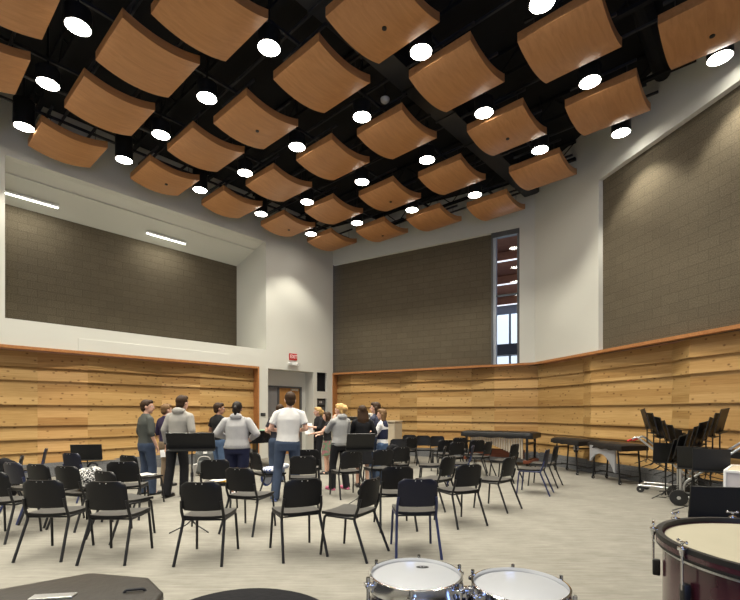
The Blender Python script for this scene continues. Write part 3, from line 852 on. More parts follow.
CHAIRS = [
 # px, py of the backrest top, heading (0 faces away, + turns left), label
 (41.5, 480, 2, 'black music chair in the front row, standing farthest left of those fully in view'),
 (104.5, 481.5, 0, 'black music chair in the front row just behind the black vinyl-covered trunk'),
 (200, 482, 0, 'front row black music chair directly before the tripod of the big music stand'),
 (304, 479, 26, 'front row black chair behind the man in the white T-shirt, turned slightly left'),
 (373, 478, 60, 'front row black chair seen half from the side, next to the blue-glinting one'),
 (418, 479, 3, 'dark chair with blue frame and back standing just beyond the silver-rimmed drums'),
 (398, 466.5, 8, 'black chair half hidden behind the blue-glinting front row chair'),
 (470, 464.5, 24, 'black chair in second row, showing its whole back, right of the blue-glinting front chair'),
 (450, 456.5, 48, 'black chair turned left directly behind the full-backed chair of the second row'),
 (511, 457, 46, 'black chair standing alone in open carpet, side on, facing the group'),
 (548, 449.5, 60, 'blue-tinged dark chair at the right end of the seating, seen in profile'),
 (557, 446, 56, 'black chair tucked just behind the profile chair at the right end of the seating'),
 (516, 444, 48, 'black chair side on in front of the right half of the long marimba'),
 (489.5, 441.5, 52, 'black chair turned left in front of the marimba middle resonators'),
 (477.6, 440, 15, 'black chair with its back to us before the left end of the marimba'),
 (460.6, 437.5, 5, 'black chair next to the left end of the marimba, nearest the pine wall'),
 (473, 445.5, 76, 'edge-on dark chair with painted blue-tinged glint in the middle of the back rows'),
 (458, 442, 25, 'black chair between the two edge-on chairs of the back rows'),
 (446.5, 440, 10, 'black chair just left of the marimba chairs, back turned, in the third row'),
 (445, 446.5, 79, 'edge-on black chair facing left with long seat before the far row'),
 (437, 436, 185, 'black chair facing us in the far row, closest to the marimba'),
 (423, 435.5, 178, 'black chair facing us in the middle of the far row against the pine wall'),
 (409.5, 434.8, 175, 'black chair facing us in the far row, mostly covered by a turned chair'),
 (412, 437.5, 35, 'black chair turned away in front of the far row left end'),
 (398.5, 439, 170, 'black chair at left end of the far row beside the black backpack'),
 (384, 449.5, 22, 'black chair right behind the woman in the navy vest'),
 (402, 447, 28, 'black chair with a black backpack on it, right of the navy vest woman'),
 (303, 456, 8, 'black chair directly behind the man in the white T-shirt, second row'),
 (308, 449.5, 10, 'black chair mostly hidden beyond the white T-shirt man and the second row chair'),
 (352, 451.5, 24, 'black chair under the music stand beside the blonde woman in the grey hoodie'),
 (238.5, 468, -17, 'black chair in the second row behind the woman in the pale sweatshirt'),
 (214.6, 459.5, 6, 'black chair with yellow folder and papers, left of the pale sweatshirt woman'),
 (253.5, 452.5, -50, 'black chair with striped jacket, between the pale sweatshirt woman and white T-shirt man'),
 (122, 461.5, 12, 'black chair closest behind the man in the grey-green shirt'),
 (127, 455.2, -25, 'black chair with white paper on its seat at the feet of the grey-green shirted man'),
 (103, 471, -28, 'black chair turned right behind the front row chair near the trunk'),
 (65, 466, -17, 'black chair holding the black and white patterned bag'),
 (36, 464, -18, 'black chair at left, behind the farthest left front row chair'),
 (11, 462.5, -22, 'blue-tinged dark chair turned right at the left edge'),
 (-11, 472, 0, 'black chair cut by the left edge of the view, front row'),
 (22, 455.5, 128, 'black chair turned left beside the dark coat at the left edge'),
 (70, 453, -19, 'blue-tinged dark chair under the low music stand by the left pine wall'),
 (46, 448.5, 124, 'edge-on chair with painted blue-tinged glint nearest the left pine wall, only its thin back showing'),
]
ch0 = None
CH = []
for (px, py, hd, lab) in CHAIRS:
    p = top_at(px, py, hd)
    if ch0 is None:
        ch0 = make_chair(lab); ch0.location = p; ch0.rotation_euler = (0, 0, R(hd)); t = ch0; t['group'] = 'black music chairs'
    else: t = dup(ch0, p, R(hd), lab)
    if 'blue-tinged' in lab or 'blue frame' in lab:  # these black chairs carry the blue glint as material colour
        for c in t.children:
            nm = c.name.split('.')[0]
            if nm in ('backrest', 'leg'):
                c.data = c.data.copy(); c.data.materials[0] = M_GLINTP if nm == 'backrest' else M_GLINTS
    CH.append((t, p, R(hd)))
def on_seat(idx, x=0.0, y=0.03, z=SEATH + 0.012):
    t, p, a = CH[idx]
    return p + Matrix.Rotation(a, 3, 'Z') @ Vector((x, y, 0)) + Vector((0, 0, z)), a

# ================================================================== MUSIC STANDS
def desk_bm(w=0.50, h=0.33):
    bm = NB()
    box(bm, (0, 0, 0), (w, 0.006, h), bev=0.002)
    box(bm, (0, 0.003, h / 2 - 0.004), (w, 0.014, 0.01)); 
    for s in (-1, 1): box(bm, (s * (w / 2 - 0.004), 0.003, 0), (0.01, 0.014, h))
    box(bm, (0, -0.035, -h / 2 + 0.004), (w, 0.07, 0.008))
    return bm
def make_stand(name, label, loc, rz, height, tilt=18, w=0.50, h=0.33, group='black music stands', legs=True, desk_dy=0.0):
    """the musician stands on local -y; the bracket shows on local +y"""
    t = thing(name, label, 'music stand', loc, rz, group)
    bm = desk_bm(w, h); d = obj('desk', bm, M_STAND, t); d.location = (0, -0.05 + desk_dy, height); d.rotation_euler = (R(tilt), 0, 0)
    bm = NB(); box(bm, (0, 0.03, -0.03), (0.10, 0.03, 0.05), bev=0.006)
    for s in (-1, 1): box(bm, (s * 0.045, 0.018, 0.0), (0.02, 0.03, 0.085), bev=0.004); 
    cyl(bm, (-0.07, 0.035, -0.01), (0.07, 0.035, -0.01), 0.011, n=10)
    o = obj('bracket', bm, M_BLACK, d)
    bm = NB(); cyl(bm, (0, 0, 0.05), (0, 0, 0.62 * height), 0.0125, n=12); cyl(bm, (0, 0, 0.5 * height), (0, 0, height - 0.04), 0.009, n=10)
    cyl(bm, (0, 0, 0.6 * height), (0, 0, 0.65 * height), 0.018, n=12)
    obj('pole', bm, M_STAND, t, 50)
    if legs:
        for k in range(3):
            a = R(90 + 120 * k)
            bm = NB(); dirv = Vector((math.cos(a), math.sin(a), 0))
            tube(bm, bend([Vector((0, 0, 0.13)) + dirv * 0.012, dirv * 0.06 + Vector((0, 0, 0.085)), dirv * 0.27 + Vector((0, 0, 0.008))], 0.03), 0.008, 8)
            obj('leg', bm, M_STAND, t, 60)
    return t
make_stand('music_stand', 'large black music stand in front of the man in the pale grey hoodie', gnd(192, 530.5), R(6), 1.13, 22, 0.58, 0.22)
make_stand('music_stand', 'black music stand tilted in front of the woman in black', gnd(359.8, 503.5), R(12), 1.01, 28, 0.46, 0.30, desk_dy=-.02)
make_stand('music_stand', 'low black music stand near the left pine wall', dep(87.5, 8.1), R(14), 0.77, 12, 0.50, 0.28)
make_stand('music_stand', 'near black music stand behind the maroon bass drum', dep(728, 3.15), R(-14), 0.86, 10, 0.51, 0.235)
make_stand('music_stand', 'black music stand standing before the left cart of nested stands', dep(665.5, 7.75), R(-20), 0.79, 8, 0.39, 0.34)
make_stand('music_stand', 'wide black music stand before the right cart of nested stands', dep(710.5, 6.2), R(-28), 0.83, 8, 0.42, 0.31)
make_stand('music_stand', 'black music stand partly behind the wide one, before the right cart', dep(693, 6.7), R(-45), 0.81, 8, 0.38, 0.33)

# ---------------------------------------------- carts of nested stands
def make_cart(name, label, loc, rz, mirror):
    s = -1 if mirror else 1
    t = thing(name, label, 'cart', loc, rz, 'music stand carts')
    # local x: from handle end (-) to wheel end (+) for the left cart
    bm = NB()
    tube(bm, [(-0.50 * s, -0.22, 0.13), (0.42 * s, -0.22, 0.13)], 0.022); tube(bm, [(-0.50 * s, 0.22, 0.13), (0.42 * s, 0.22, 0.13)], 0.022)
    for x in (-0.48, 0.0, 0.40): tube(bm, [(x * s, -0.22, 0.13), (x * s, 0.22, 0.13)], 0.018)
    obj('base_frame', bm, M_SILVER, t, 60)
    for y in (-0.2, 0.2):
        bm = NB(); tube(bm, bend([(0.30 * s, y, 0.14), (0.28 * s, y, 0.36), (-0.52 * s, y, 1.03), (-0.60 * s, y, 0.98)], 0.06), 0.019)
        obj('side_rail', bm, M_SILVER, t, 60)
        bm = NB(); tube(bm, [(-0.60 * s, y, 0.98), (-0.68 * s, y, 0.94)], 0.022); obj('handle_grip', bm, M_RED, t, 60)
    bm = NB(); tube(bm, [(0.33 * s, -0.2, 0.13), (0.33 * s, -0.2, 0.62)], 0.022); tube(bm, [(0.33 * s, 0.2, 0.13), (0.33 * s, 0.2, 0.62)], 0.022)
    tube(bm, [(0.33 * s, -0.2, 0.62), (0.33 * s, 0.2, 0.62)], 0.018)
    obj('upright', bm, M_SILVER, t, 60)
    for x, y, r in ((0.36, -0.28, 0.125), (0.36, 0.28, 0.125), (-0.46, -0.22, 0.06), (-0.46, 0.22, 0.06)):
        bm = NB(); cyl(bm, (x * s, y - 0.02, r), (x * s, y + 0.02, r), r, n=24); w = obj('wheel', bm, M_RUBBER, t, 40)
        bm = NB(); cyl(bm, (x * s, y - 0.026, r), (x * s, y + 0.026, r), r * 0.22, n=14); obj('hub', bm, M_LGREY, w, 40)
    return t
cA = Vector((5.50, 8.15, 0)); cB = Vector((5.37, 7.2, 0))
make_cart('stand_cart', 'silver cart with red grips at its left, loaded with nested black music stands', cA, R(-44), False)
make_cart('stand_cart', 'silver cart with red grips at its right, by the pale crate', cB, R(-30), True)
def nested(name, lab, base, rz, k, n, s):
    u = k / (n - 1)
    loc = base + Matrix.Rotation(rz, 3, 'Z') @ Vector((s * ((-0.40 if s > 0 else -0.20) + (0.72 if s > 0 else 0.62) * u), 0.02 * (k % 2), 0))
    t = thing(name, lab, 'music stand', loc, rz + R(90 if s < 0 else -90) + R(4 * (k % 3) + (20 if s > 0 else -20)), 'music stands nested on the carts')
    hh = 1.36 - 0.50 * u
    bm = desk_bm(0.50, 0.38); d = obj('desk', bm, M_STAND, t); d.location = (0, -0.03, hh); d.rotation_euler = (R(14), R(3 * ((k * 7) % 3) - 3), 0)
    bm = NB(); box(bm, (0, 0.03, -0.03), (0.09, 0.03, 0.05), bev=0.006); obj('bracket', bm, M_BLACK, d)
    zb = max(0.20, 0.60 - 0.42 * u)
    bm = NB(); cyl(bm, (0, 0.0, zb), (0, 0, hh - 0.03), 0.011, n=10); obj('pole', bm, M_STAND, t, 60)
    for a in (60, 180, 300):
        dirv = Vector((math.cos(R(a)), math.sin(R(a)), 0))
        bm = NB(); tube(bm, bend([Vector((0, 0, zb + 0.02)), dirv * 0.06 + Vector((0, 0, zb - 0.02)), dirv * 0.25 + Vector((0, 0, zb - 0.07))], 0.03), 0.008, 8); obj('leg', bm, M_STAND, t, 60)
OR10 = ['first', 'second', 'third', 'fourth', 'fifth', 'sixth', 'seventh', 'eighth', 'ninth']
for k in range(8): nested('nested_music_stand', f'black music stand nested on the left cart, {OR10[k]} counting down from its grips', cA, R(-44), k, 8, 1)
for k in range(8): nested('nested_music_stand', f'black music stand nested on the right cart, {OR10[k]} counting down from its grips', cB, R(-30), k, 8, -1)

# ================================================================== MALLET INSTRUMENTS
def caster(t, x, y):
    bm = NB(); cyl(bm, (x - 0.012, y, 0.035), (x + 0.012, y, 0.035), 0.035, n=16); box(bm, (x, y, 0.07), (0.035, 0.04, 0.04)); o = obj('caster', bm, M_RUBBER, t, 40)
    bm = NB(); cyl(bm, (x - 0.016, y, 0.035), (x + 0.016, y, 0.035), 0.013, n=12); obj('hub', bm, M_CHROME, o, 40)
def cover_bm(xl, wl, wr, z, drop):
    """draped vinyl cover over bars: wider at one end"""
    bm = NB(); n = 18; rows = []
    for k in range(n + 1):
        x = -xl + 2 * xl * k / n; w = wl + (wr - wl) * k / n
        e = 0.0 if 0 < k < n else 0.03
        wob = 0.008 * math.sin(k * 1.9); wob2 = 0.012 * math.sin(k * 1.3 + 1)
        pr = [(-w - 0.02, z - drop + wob2), (-w - 0.012, z - 0.03), (-w + 0.02, z - e), (-w * 0.4, z + 0.004 + wob - e), (w * 0.4, z + 0.008 - wob - e), (w - 0.02, z - e), (w + 0.012, z - 0.03), (w + 0.02, z - drop - wob2)]
        rows.append([bm.verts.new((x, y, zz)) for y, zz in pr])
    for a, b in zip(rows, rows[1:]):
        for i in range(7): bm.faces.new((a[i], a[i + 1], b[i + 1], b[i]))
    for r in (rows[0], rows[-1]): bm.faces.new(r)
    bm.faces.new
    for a, b in zip(rows, rows[1:]): bm.faces.new((a[0], b[0], b[7], a[7]))
    return bm
pl_, pr_ = dep(464, 13.55), dep(537, 12.35)
mid = (pl_ + pr_) / 2; ang = math.atan2((pr_ - pl_).y, (pr_ - pl_).x); XL = (pr_ - pl_).length / 2
mid = mid
t = thing('marimba', 'long marimba with black cover and pale hanging resonator tubes along the back wall', 'marimba', mid, ang)
obj('cover', cover_bm(XL, 0.22, 0.42, 0.93, 0.17), M_VINYL, t, 50)
for sx, w in ((-1, 0.2), (1, 0.4)):
    bm = NB(); x = sx * (XL - 0.16)
    for y in (-w, w): box(bm, (x, y, 0.45), (0.06, 0.05, 0.75), bev=0.005)
    box(bm, (x, 0, 0.16), (0.05, 2 * w, 0.06)); box(bm, (x, 0, 0.62), (0.05, 2 * w, 0.05))
    obj('end_frame', bm, M_BLACK, t)
    bm = NB(); box(bm, (x, 0, 0.13), (0.20, 2 * w + 0.1, 0.09), bev=0.01); obj('foot_block', bm, M_BARS, t)
    for y in (-w, w): caster(t, x, y)
bm = NB(); box(bm, (-0.1, 0.05, 0.30), (2 * XL - 0.5, 0.04, 0.24), bev=0.005); obj('cross_rail', bm, M_BARS, t)
NT = 22
for k in range(NT):
    u = k / (NT - 1); x = -XL + 0.30 + (2 * XL - 0.62) * u
    L = 0.12 + 0.46 * u ** 1.6
    bm = NB(); cyl(bm, (x, -0.14 - 0.17 * u, 0.80), (x, -0.14 - 0.17 * u, 0.78 - L), 0.030, n=14); obj('resonator_tube', bm, M_RESO, t, 40)
def small_mallet(label, name, pa, pb, panel):
    mid = (pa + pb) / 2; d = pb - pa; t = thing(name, label, 'vibraphone' if panel else 'xylophone', mid, math.atan2(d.y, d.x))
    XL = d.length / 2
    obj('cover', cover_bm(XL, 0.20, 0.30, 0.83, 0.13), M_VINYL, t, 50)
    for sx, w in ((-1, 0.17), (1, 0.24)):
        x = sx * (XL - 0.13)
        for y in (-w, w):
            bm = NB(); tube(bm, [(x - sx * 0.06, y, 0.74), (x, y, 0.06)], 0.018); obj('leg', bm, M_BLACK, t, 60); caster(t, x, y)
        for zz, dx in ((0.16, 0.0), (0.62, 0.05)):
            bm = NB(); cyl(bm, (x - sx * dx, -w, zz), (x - sx * dx, w, zz), 0.014); obj('stretcher', bm, M_BLACK, t, 60)
    bm = NB(); cyl(bm, (-XL + .13, 0, 0.18), (XL - .13, 0, 0.18), 0.016); obj('cross_rail', bm, M_BLACK, t, 60)
    bm = NB(); box(bm, (0, 0, 0.74), (2 * XL - 0.3, 0.3, 0.05)); obj('bar_bed', bm, M_BARS, t)
    if panel:
        bm = NB(); n = 20; pts = [(-XL + 0.10, 0.75), (XL - 0.28, 0.75), (XL - 0.28, 0.22)]
        x0, x1 = XL - 0.32, -XL + 0.14
        for k in range(n + 1):
            u = k / n; x = x0 + (x1 - x0) * u; pts.append((x, 0.24 + 0.16 * u + 0.26 * math.sin(math.pi * u) ** 0.7))
        pts.append((-XL + 0.10, 0.40))
        a = [bm.verts.new((x, -0.235, z)) for x, z in pts]; b = [bm.verts.new((x, -0.195, z)) for x, z in pts]
        bm.faces.new(a); bm.faces.new(b[::-1])
        for i in range(len(pts)): bm.faces.new((a[i], a[(i + 1) % len(pts)], b[(i + 1) % len(pts)], b[i]))
        obj('resonator_panel', bm, M_RESOP, t)
    else:
        bm = NB(); box(bm, (XL - 0.22, -0.20, 0.66), (0.16, 0.02, 0.16)); obj('resonator_panel', bm, M_RESOP, t)
    return t
small_mallet('small xylophone under black cover on thin wheeled legs, next to the marimba', 'xylophone', dep(558, 11.6), dep(590, 10.5), False)
small_mallet('vibraphone under black cover with pale arched resonator panel, beside the stand carts', 'vibraphone', dep(596, 10.2), dep(635, 9.05), True)

# ================================================================== DRUMS
def lugs(t, R_, z0, z1, n, off, rod=0.006, wing=False):
    for k in range(n):
        a = off + 2 * math.pi * k / n; d = Vector((math.cos(a), math.sin(a), 0))
        bm = NB(); cyl(bm, d * (R_ + 0.022) + Vector((0, 0, z0)), d * (R_ + 0.022) + Vector((0, 0, z1)), rod, n=8)
        box(bm, d * (R_ + 0.018) + Vector((0, 0, z1 - 0.012)), (0.03, 0.03, 0.014), Matrix.Rotation(a, 3, 'Z'), 0.003)
        if wing:
            tt = Vector((-d.y, d.x, 0)); c = d * (R_ + 0.022) + Vector((0, 0, z1 + 0.012))
            cyl(bm, c + tt * -0.020 + Vector((0, 0, 0.004)), c + tt * 0.020 + Vector((0, 0, 0.004)), 0.0045, n=8)
            for s in (-1, 1): sph(bm, c + tt * s * 0.021 + Vector((0, 0, 0.005)), (0.006, 0.006, 0.007), 8)
            sph(bm, c, 0.007, 8); cyl(bm, c - Vector((0, 0, .016)), c - Vector((0, 0, .05)), 0.014, 0.007, n=10)
        else:
            cyl(bm, d * (R_ + 0.022) + Vector((0, 0, z1)), d * (R_ + 0.022) + Vector((0, 0, z1 + 0.016)), 0.007, n=8)
        o = obj('tension_rod', bm, M_CHROME, t, 50)
        bm = NB(); box(bm, d * (R_ + 0.010) + Vector((0, 0, z0 - 0.01)), (0.03, 0.028, 0.07), Matrix.Rotation(a, 3, 'Z'), 0.006); obj('lug', bm, M_CHROME if not wing else M_BLACK, o, 50)
def tom(label, c, r, h, badge):
    t = thing('concert_tom', label, 'drum', (c.x, c.y, c.z - h), 0, 'chrome rimmed concert toms')
    bm = NB(); lathe(bm, [(r - 0.006, 0.0), (r, 0.0), (r, h - 0.012), (r - 0.006, h - 0.012)], n=56, closed=True); obj('shell', bm, M_NAVYSHELL, t, 40)
    bm = NB(); lathe(bm, [(0.0001, h - 0.006), (r - 0.008, h - 0.006), (r + 0.002, h - 0.012), (r + 0.002, h - 0.03), (0.0001, h - 0.012)], n=56); obj('drum_head', bm, M_HEAD, t, 40)
    bm = NB(); lathe(bm, [(r + 0.001, h - 0.04), (r + 0.014, h - 0.04), (r + 0.009, h - 0.02), (r + 0.008, h + 0.004), (r + 0.001, h + 0.006)], n=56, closed=True); obj('hoop', bm, M_CHROME, t, 40)
    bm = NB(); lathe(bm, [(r, 0.0), (r + 0.012, 0.0), (r + 0.012, 0.03), (r, 0.03)], n=56, closed=True); obj('hoop', bm, M_CHROME, t, 40)
    bm = NB(); lathe(bm, [(r + 0.001, h * 0.45), (r + 0.006, h * 0.45), (r + 0.006, h * 0.55), (r + 0.001, h * 0.55)], n=56, closed=True); obj('bead', bm, M_CHROME, t, 40)
    lugs(t, r, h - 0.09, h - 0.005, 6, 0.35)
    if badge:
        bm = NB(); q = Vector((0.035, r * 0.55, h - 0.0055))
        sph(bm, q, (0.024, 0.015, 0.0006), 24); o = obj('logo', bm, M_BLACK, t)
        bm = NB()
        for x, w, hh in ((-0.008, 0.003, 0.011), (-0.005, 0.008, 0.003), (0.004, 0.003, 0.011), (0.008, 0.008, 0.003), (0.008, 0.007, 0.0025)):
            box(bm, q + Vector((x, -0.004 if hh < 0.004 and x < 0 else (0.003 if hh < .004 else 0), 0.001)), (w, hh, 0.0006))
        obj('logo_mark', bm, M_HEAD, o)
    return t
c1 = dep(415.5, 1.60, 0.92); c2 = dep(520, 1.53, 0.908)
tom('silver-rimmed concert tom with small black logo on its white head', c1, 0.158, 0.20, True)
tom('silver-rimmed concert tom with plain white head, beside the one with the logo', c2, 0.155, 0.20, False)
m = (c1 + c2) / 2
t = thing('tom_stand', 'chrome double stand carrying the pair of concert toms', 'stand', (m.x, m.y, 0))
bm = NB(); cyl(bm, (0, 0, 0.1), (0, 0, 0.86), 0.016); obj('column', bm, M_CHROME, t, 50)
bm = NB()
for c in (c1, c2):
    v = Vector((c.x - m.x, c.y - m.y, 0)); e = v * (1 - 0.185 / v.length)
    tube(bm, [Vector((0, 0, 0.80)), e + Vector((0, 0, 0.80))], 0.012); sph(bm, e + Vector((0, 0, .80)), 0.022)
obj('holder_arm', bm, M_CHROME, t, 60)
bm = NB(); box(bm, (0, 0, 0.87), (0.05, 0.035, 0.035), bev=0.008); cyl(bm, (-0.05, 0, 0.875), (0.05, 0, 0.875), 0.009); obj('clamp', bm, M_CHROME, t, 60)
for k in range(3):
    a = R(90 + 120 * k); d = Vector((math.cos(a), math.sin(a), 0))
    bm = NB(); tube(bm, [Vector((0, 0, 0.42)), d * 0.36 + Vector((0, 0, 0.012))], 0.010); obj('leg', bm, M_CHROME, t, 60)
# bass drum lying flat on its stand
BR = 0.46; bz = EYE - 0.52; bh = 0.42
t = thing('bass_drum', 'large maroon concert bass drum lying flat with cream head at the right edge', 'drum', (1.67, 1.74, bz - bh))
bm = NB(); lathe(bm, [(BR - 0.02, 0.0), (BR - 0.012, 0.0), (BR - 0.012, bh - 0.02), (BR - 0.02, bh - 0.02)], n=80, closed=True); obj('shell', bm, M_MAROON, t, 40)
bm = NB(); lathe(bm, [(0.0001, bh - 0.026), (BR - 0.02, bh - 0.024), (BR - 0.012, bh - 0.034), (0.0001, bh - 0.04)], n=80); obj('drum_head', bm, M_CALF, t, 40)
for z in (bh - 0.05, 0.0):
    bm = NB(); lathe(bm, [(BR - 0.010, z), (BR + 0.012, z), (BR + 0.012, z + 0.05), (BR - 0.010, z + 0.05)], n=80, closed=True); o = obj('hoop', bm, M_BLACK, t, 40)
    if z > 0.1:
        bm = NB(); lathe(bm, [(BR + 0.0115, z + 0.012), (BR + 0.0135, z + 0.012), (BR + 0.0135, z + 0.030), (BR + 0.0115, z + 0.030)], n=80, closed=True); obj('inlay', bm, M_MAROON, o, 40)
        bm = NB(); lathe(bm, [(BR - 0.012, z - 0.016), (BR - 0.006, z - 0.016), (BR - 0.006, z - 0.008), (BR - 0.012, z - 0.008)], n=80, closed=True); obj('flesh_hoop', bm, M_SILVER, o, 40)
lugs(t, BR, bh - 0.16, bh + 0.008, 10, R(180 + 4), 0.005, True)
for a in (198, 214):
    d = Vector((math.cos(R(a)), math.sin(R(a)), 0)); p = d * (BR - 0.012) + Vector((0, 0, bh - 0.19))
    bm = NB(); cyl(bm, p, p + d * 0.018, 0.02, n=16); cyl(bm, p, p + d * 0.05, 0.006, n=8); sph(bm, p + d * 0.055 + Vector((0, 0, 0)), (0.012, 0.018, 0.012), 10); obj('knob', bm, M_CHROME, t, 50)
t2 = thing('drum_stand', 'folding black stand under the maroon bass drum', 'stand', (1.67, 1.74, 0))
for s in (-1, 1):
    bm = NB(); tube(bm, [(-0.3 * s, -0.25, 0.02), (0.3 * s, -0.25, bz - bh - 0.02)], 0.014); tube(bm, [(-0.3 * s, 0.25, 0.02), (0.3 * s, 0.25, bz - bh - 0.02)], 0.014)
    tube(bm, [(0.3 * s, -0.25, bz - bh - 0.012), (0.3 * s, 0.25, bz - bh - 0.012)], 0.012); tube(bm, [(-0.3 * s, -0.3, 0.02), (-0.3 * s, 0.3, 0.02)], 0.014)
    obj('leg', bm, M_BLACK, t2, 60)

# ---------------------------------------------- black trunk and covered drum at the bottom edge
tz = 0.58
def tp(px, py): return F * (EYE - tz) / (py - CY)
P = [gnd(px, py, tz) for px, py in ((-20, 594.5), (91, 571.6), (150, 576.5), (164.5, 590.6))]
far = P[1]; 
t = thing('vinyl_trunk', 'black vinyl-covered trunk at the lower left corner, before the front row chairs', 'case', (-1.6, 2.25, 0))
bm = NB()
pts = [(-2.95, 2.18), (P[0].x, P[0].y), (P[1].x, P[1].y), (P[2].x, P[2].y), (P[3].x, P[3].y), (P[3].x + 0.05, P[3].y - 0.30), (-1.25, 1.75), (-2.7, 1.75)]
pts = [(x + 1.6, y - 2.25) for x, y in pts]
a, b = prism(bm, pts, 0.10, tz)
es = [e for e in bm.edges if all(v.co.z > tz - 0.01 for v in e.verts)] + [e for e in bm.edges if abs(e.verts[0].co.z - e.verts[1].co.z) > 0.1]
bmesh.ops.bevel(bm, geom=es, offset=0.03, segments=3, affect='EDGES', profile=0.6)
obj('body', bm, M_TRUNK, t, 35)
g = gnd(53, 597, tz)
bm = NB(); box(bm, (g.x + 1.6, g.y - 2.25, tz + 0.004), (0.20, 0.06, 0.008), Matrix.Rotation(R(8), 3, 'Z'), 0.003); obj('label_plate', bm, M_SILVER, t)
bm = NB(); q = gnd(140, 592, tz); tube(bm, bend([(q.x + 1.52, q.y - 2.26, tz - 0.005), (q.x + 1.53, q.y - 2.255, tz + 0.012), (q.x + 1.61, q.y - 2.235, tz + 0.012), (q.x + 1.62, q.y - 2.23, tz - 0.005)], 0.01), 0.007); obj('handle', bm, M_RUBBER, t, 60)
for x, y in ((-1.0, -0.35), (-1.0, 0.1), (0.2, -0.35), (0.2, 0.2)):
    bm = NB(); cyl(bm, (x - 0.02, y, 0.05), (x + 0.02, y, 0.05), 0.05, n=18); obj('caster', bm, M_RUBBER, t, 40)
t = thing('covered_timpani', 'round drum under a black padded cover at the bottom edge', 'drum', (-0.445, 1.50, 0))
bm = NB(); lathe(bm, [(0.345, 0.62), (0.35, 0.72), (0.335, 0.775), (0.29, 0.795), (0.0001, 0.805)], n=48); obj('cover', bm, M_CLOTHBLK, t, 50)
bm = NB(); lathe(bm, [(0.0001, 0.24), (0.15, 0.27), (0.28, 0.40), (0.33, 0.63), (0.0001, 0.64)], n=40); obj('bowl', bm, mat('copper', (0.55, 0.24, 0.12), 0.3, metal=1), t, 50)
for k in range(4):
    a = R(45 + 90 * k); d = Vector((math.cos(a), math.sin(a), 0))
    bm = NB(); tube(bm, [d * 0.30 + Vector((0, 0, 0.60)), d * 0.32 + Vector((0, 0, 0.3)), d * 0.26 + Vector((0, 0, 0.0))], 0.014); obj('leg', bm, M_BLACK, t, 60)

# ================================================================== GRAND PIANO
pc = Vector((-3.70, 12.10, 0))
t = thing('grand_piano', 'black grand piano behind the woman in the pale sweatshirt, near the door', 'piano', pc, UA + R(90))
out = [(-0.74, -0.95), (0.74, -0.95), (0.74, -0.35), (0.72, 0.0), (0.60, 0.32), (0.36, 0.58), (0.20, 0.80), (0.02, 0.98), (-0.22, 1.04), (-0.50, 0.98), (-0.70, 0.78), (-0.74, 0.5)]
bm = NB(); prism(bm, out, 0.66, 0.95); bmesh.ops.bevel(bm, geom=[e for e in bm.edges], offset=0.008, segments=1, affect='EDGES'); obj('case', bm, M_PIANO, t)
bm = NB(); prism(bm, [(x * 1.015, y * 1.015) for x, y in out if True], 0.953, 0.985); obj('lid', bm, M_PIANO, t)
bm = NB(); box(bm, (0, -1.05, 0.66), (1.48, 0.20, 0.06)); obj('key_bed', bm, M_PIANO, t)
bm = NB(); box(bm, (0, -1.06, 0.70), (1.24, 0.14, 0.02)); obj('keyboard', bm, M_IVORY, t)
bm = NB(); box(bm, (0, -0.5, 1.08), (0.70, 0.02, 0.20), Matrix.Rotation(R(-15), 3, 'X')); obj('music_desk', bm, M_PIANO, t)
for x, y in ((-0.62, -0.85), (0.62, -0.85), (-0.2, 0.78)):
    bm = NB(); lathe(bm, [(0.045, 0.07), (0.06, 0.30), (0.075, 0.62), (0.085, 0.66)], (x, y, 0), 12); sph(bm, (x, y, 0.035), 0.035); obj('leg', bm, M_PIANO, t, 50)
bm = NB(); box(bm, (0, -0.70, 0.35), (0.20, 0.06, 0.62)); box(bm, (0, -0.74, 0.07), (0.30, 0.14, 0.06)); obj('pedal_lyre', bm, M_PIANO, t)
bm = NB(); box(bm, (0, 0, 0), (0.5, 0.22, 0.012), bev=0.003)
o = obj('lid_reflection', bm, mat('green_reflection', (0.35, 0.60, 0.38), 0.6)); o.location = pc + Matrix.Rotation(UA + R(90), 3, 'Z') @ Vector((-0.45, -0.60, 0.993)); o.rotation_euler = (0, 0, UA); tag(o, 'pale green strip painted as a light reflection on the lid of the grand piano', 'folder')  # light reflected along the lid edge, added as a pale green slab
# ================================================================== CABINETS by the back wall
def cabinet(label, pxa, pxb, d, h, name='beige_cabinet'):
    a = dep(pxa, d); b = dep(pxb, d - (pxb - pxa) / 60.0)
    mid = (a + b) / 2; v = b - a; t = thing(name, label, 'cabinet', mid, math.atan2(v.y, v.x)); w = v.length
    bm = NB(); box(bm, (0, 0.25, h / 2 + 0.03), (w, 0.5, h - 0.06), bev=0.006); obj('body', bm, M_BEIGE, t)
    for s in (-1, 1):
        bm = NB(); box(bm, (s * w / 4, -0.01, h / 2 + 0.02), (w / 2 - 0.02, 0.02, h - 0.16), bev=0.004); dd = obj('door', bm, M_BEIGE, t)
        bm = NB(); box(bm, (s * 0.05, -0.03, h / 2 + 0.1), (0.015, 0.03, 0.12), bev=0.004); obj('handle', bm, M_SILVER, dd)
    bm = NB(); box(bm, (0, 0.23, h + 0.012), (w + 0.04, 0.56, 0.03), bev=0.005); obj('top', bm, M_BEIGE, t)
    bm = NB(); box(bm, (0, 0.27, 0.03), (w - 0.04, 0.42, 0.06)); obj('plinth', bm, M_BLACK, t)
    return t, mid, w
ca, cm, cw = cabinet('beige cabinet with a black mixer on top, behind the women by the back wall', 343, 372, 14.3, 1.18)
cb, cm2, cw2 = cabinet('beige cabinet standing behind the woman in the navy vest', 375.5, 395, 13.75, 1.19)
r_ = ca.rotation_euler[2]
